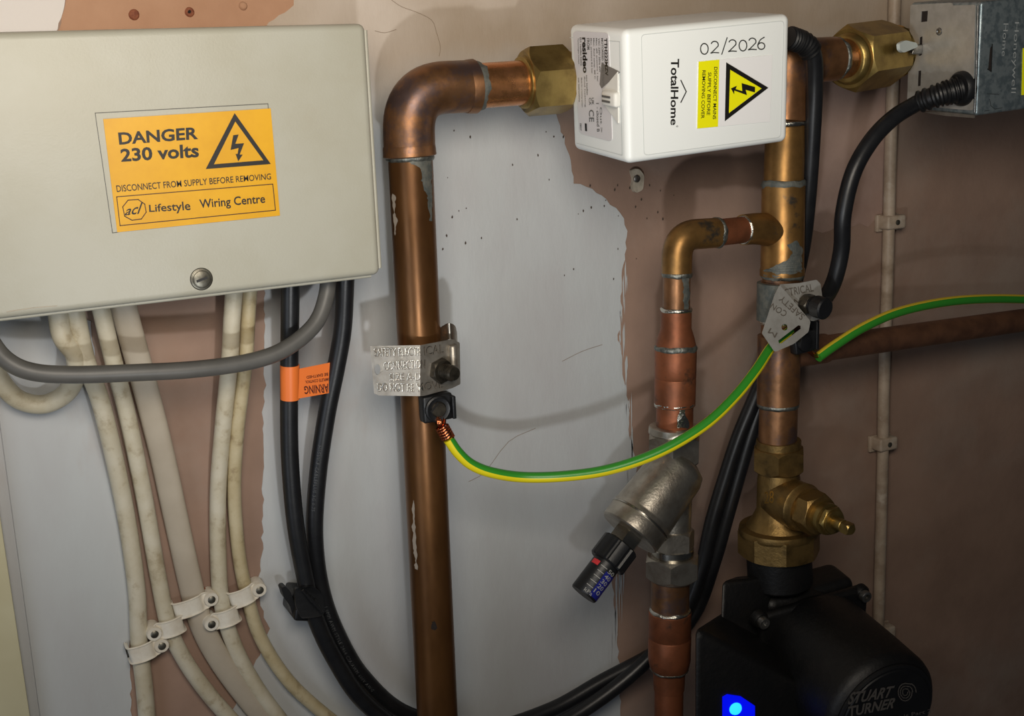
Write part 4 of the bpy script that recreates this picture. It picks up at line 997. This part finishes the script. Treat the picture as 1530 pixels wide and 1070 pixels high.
sl_ = [('CTRICAL', [(1171, 432), (1214, 424), (1216, 435), (1173, 444)]), ('N', [(1186, 447), (1196, 445), (1198, 456), (1188, 458)])]
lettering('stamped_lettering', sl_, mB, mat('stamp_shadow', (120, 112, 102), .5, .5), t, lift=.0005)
# the folded part shows the stamping from behind, so it reads mirrored
sm = [('SAFETY', [(1197, 479), (1163, 448), (1169, 441), (1198 + 5, 471)]), ('CON', [(1172, 474), (1150, 460), (1155, 453), (1177, 466)]), ('M', [(1158, 505), (1147, 497), (1151, 490), (1162, 498)])]
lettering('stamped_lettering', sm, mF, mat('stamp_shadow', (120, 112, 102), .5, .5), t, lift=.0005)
cq, ce = P(1202, 452, .108), P(1234, 462, .128)
hexnut('nut', cq, lerp(cq, ce, .35), .0062, M_BOLT, t)
dc = (ce - cq).length
lathe('bolt', cq, ce, [(dc * i / 16, .0050 + (.0005 if i % 2 else 0)) for i in range(9)] + [(dc * .56, .0078), (dc * .95, .0078), (dc, .0066)], M_NAIL if 0 else M_BLACKP, t, 28)
obox('terminal_block', P(1198, 509, .101), V((.0105, 0, .001)), V((0, -.006, 0)), V((-.001, 0, .0078)), M_BLACKP, t, .0015)
obox('terminal_side', P(1217, 500, .106), V((.0012, 0, 0)), V((0, -.004, 0)), V((0, 0, .0105)), M_BLACKP, t, .0005)
tq = P(1200, 512, .106); lathe('terminal_screw', tq, tq + V((.1, -1, 0)), [(0, .0062), (.003, .006), (.0036, .005)], M_BLACKP, t, 28)
W2 = [(1215, 533, .102), (1222, 534, .102), (1250, 514, .101), (1290, 489, .098), (1340, 467, .094), (1400, 453, .090), (1460, 447, .086), (1530, 447, .082), (1620, 452, .078)]
w2p = [P(*q) for q in W2]
ew = thing('earth_wire', 'green and yellow earth wire leaving the frame at the right edge', 'wire', w2p[0])
vs, fs, uvv = tube_geo(spline(w2p[1:], 10), .0037, 40, 1, True, 0)
uvv = [(((-u) + .5) % 1.0001 if 0 else u, v_) for u, v_ in uvv]
sh2 = mesh('sheath', vs, fs, None, ew, 50, uvv)
m2 = M_EARTH.copy(); m2.name = 'green_yellow_pvc_turned'
cr = [n for n in m2.node_tree.nodes if n.type == 'VALTORGB'][0].color_ramp
for e_, (p_, c_) in zip(cr.elements, ((0, (52, 140, 44)), (.27, (216, 190, 50)), (.40, (52, 140, 44)), (.72, (52, 140, 44)), (.80, (206, 186, 60)))): e_.position = p_
cols = [(52, 140, 44), (216, 190, 50), (52, 140, 44), (216, 190, 50), (52, 140, 44)]
for e_, p_, c_ in zip(cr.elements, (0, .16, .24, .72, .88), cols): e_.position = p_; e_.color = lin(c_)
sh2.data.materials.append(m2)
sets = [[P(1206 + random.uniform(-3, 3), 522, .103), P(1212 + random.uniform(-2, 2), 529 + random.uniform(-4, 4), .103), P(1219, 531 + random.uniform(-3, 3), .102), P(1226, 531 + random.uniform(-3, 3), .102)] for i in range(7)]
bare(sets, 'bare_strands', ew)

# ================================================================== PAINTED SMALL PIPE ON THE RIGHT
def pz(y): return P(1337 - y * .0262, y, .0085)
t0_ = tube('painted_pipe', [pz(-120), pz(0), pz(150), P(1330, 250, .0085), pz(420), P(1321, 560, .0085), pz(700), pz(850), pz(960), pz(1150)], .0050, M_PAINTPIPE, None, 6, 20)
tag(t0_, 'thin painted pipe running down the wall at the right', 'pipe')
for (px, py, lab) in ((1324, 330, 'upper painted clip on the thin pipe, level with the branch elbow'), (1313, 658, 'middle painted clip on the thin pipe, level with the brass nut'), (1311, 938, 'lowest painted clip on the thin pipe, beside the black pump')):
    c = P(px, py, 0); t = thing('pipe_clip', lab, 'pipe clip', c, 'painted clips on the thin right pipe')
    obox('saddle', c + V((-.0015, -.0075, 0)), V((.0100, 0, .0)), V((0, -.0074, 0)), V((0, 0, .0058)), M_PAINTPIPE, t, .002)
    obox('foot', c + V((-.0015, -.002, -.001)), V((.0118, 0, .0)), V((0, -.0019, 0)), V((0, 0, .0072)), M_PAINTPIPE, t, .001)
    q = c + V((-.0015, -.0150, 0)); lathe('nail', q, q + V((0, -1, 0)), [(0, .0022), (.0006, .0022), (.001, .001)], M_NAIL, t, 16)
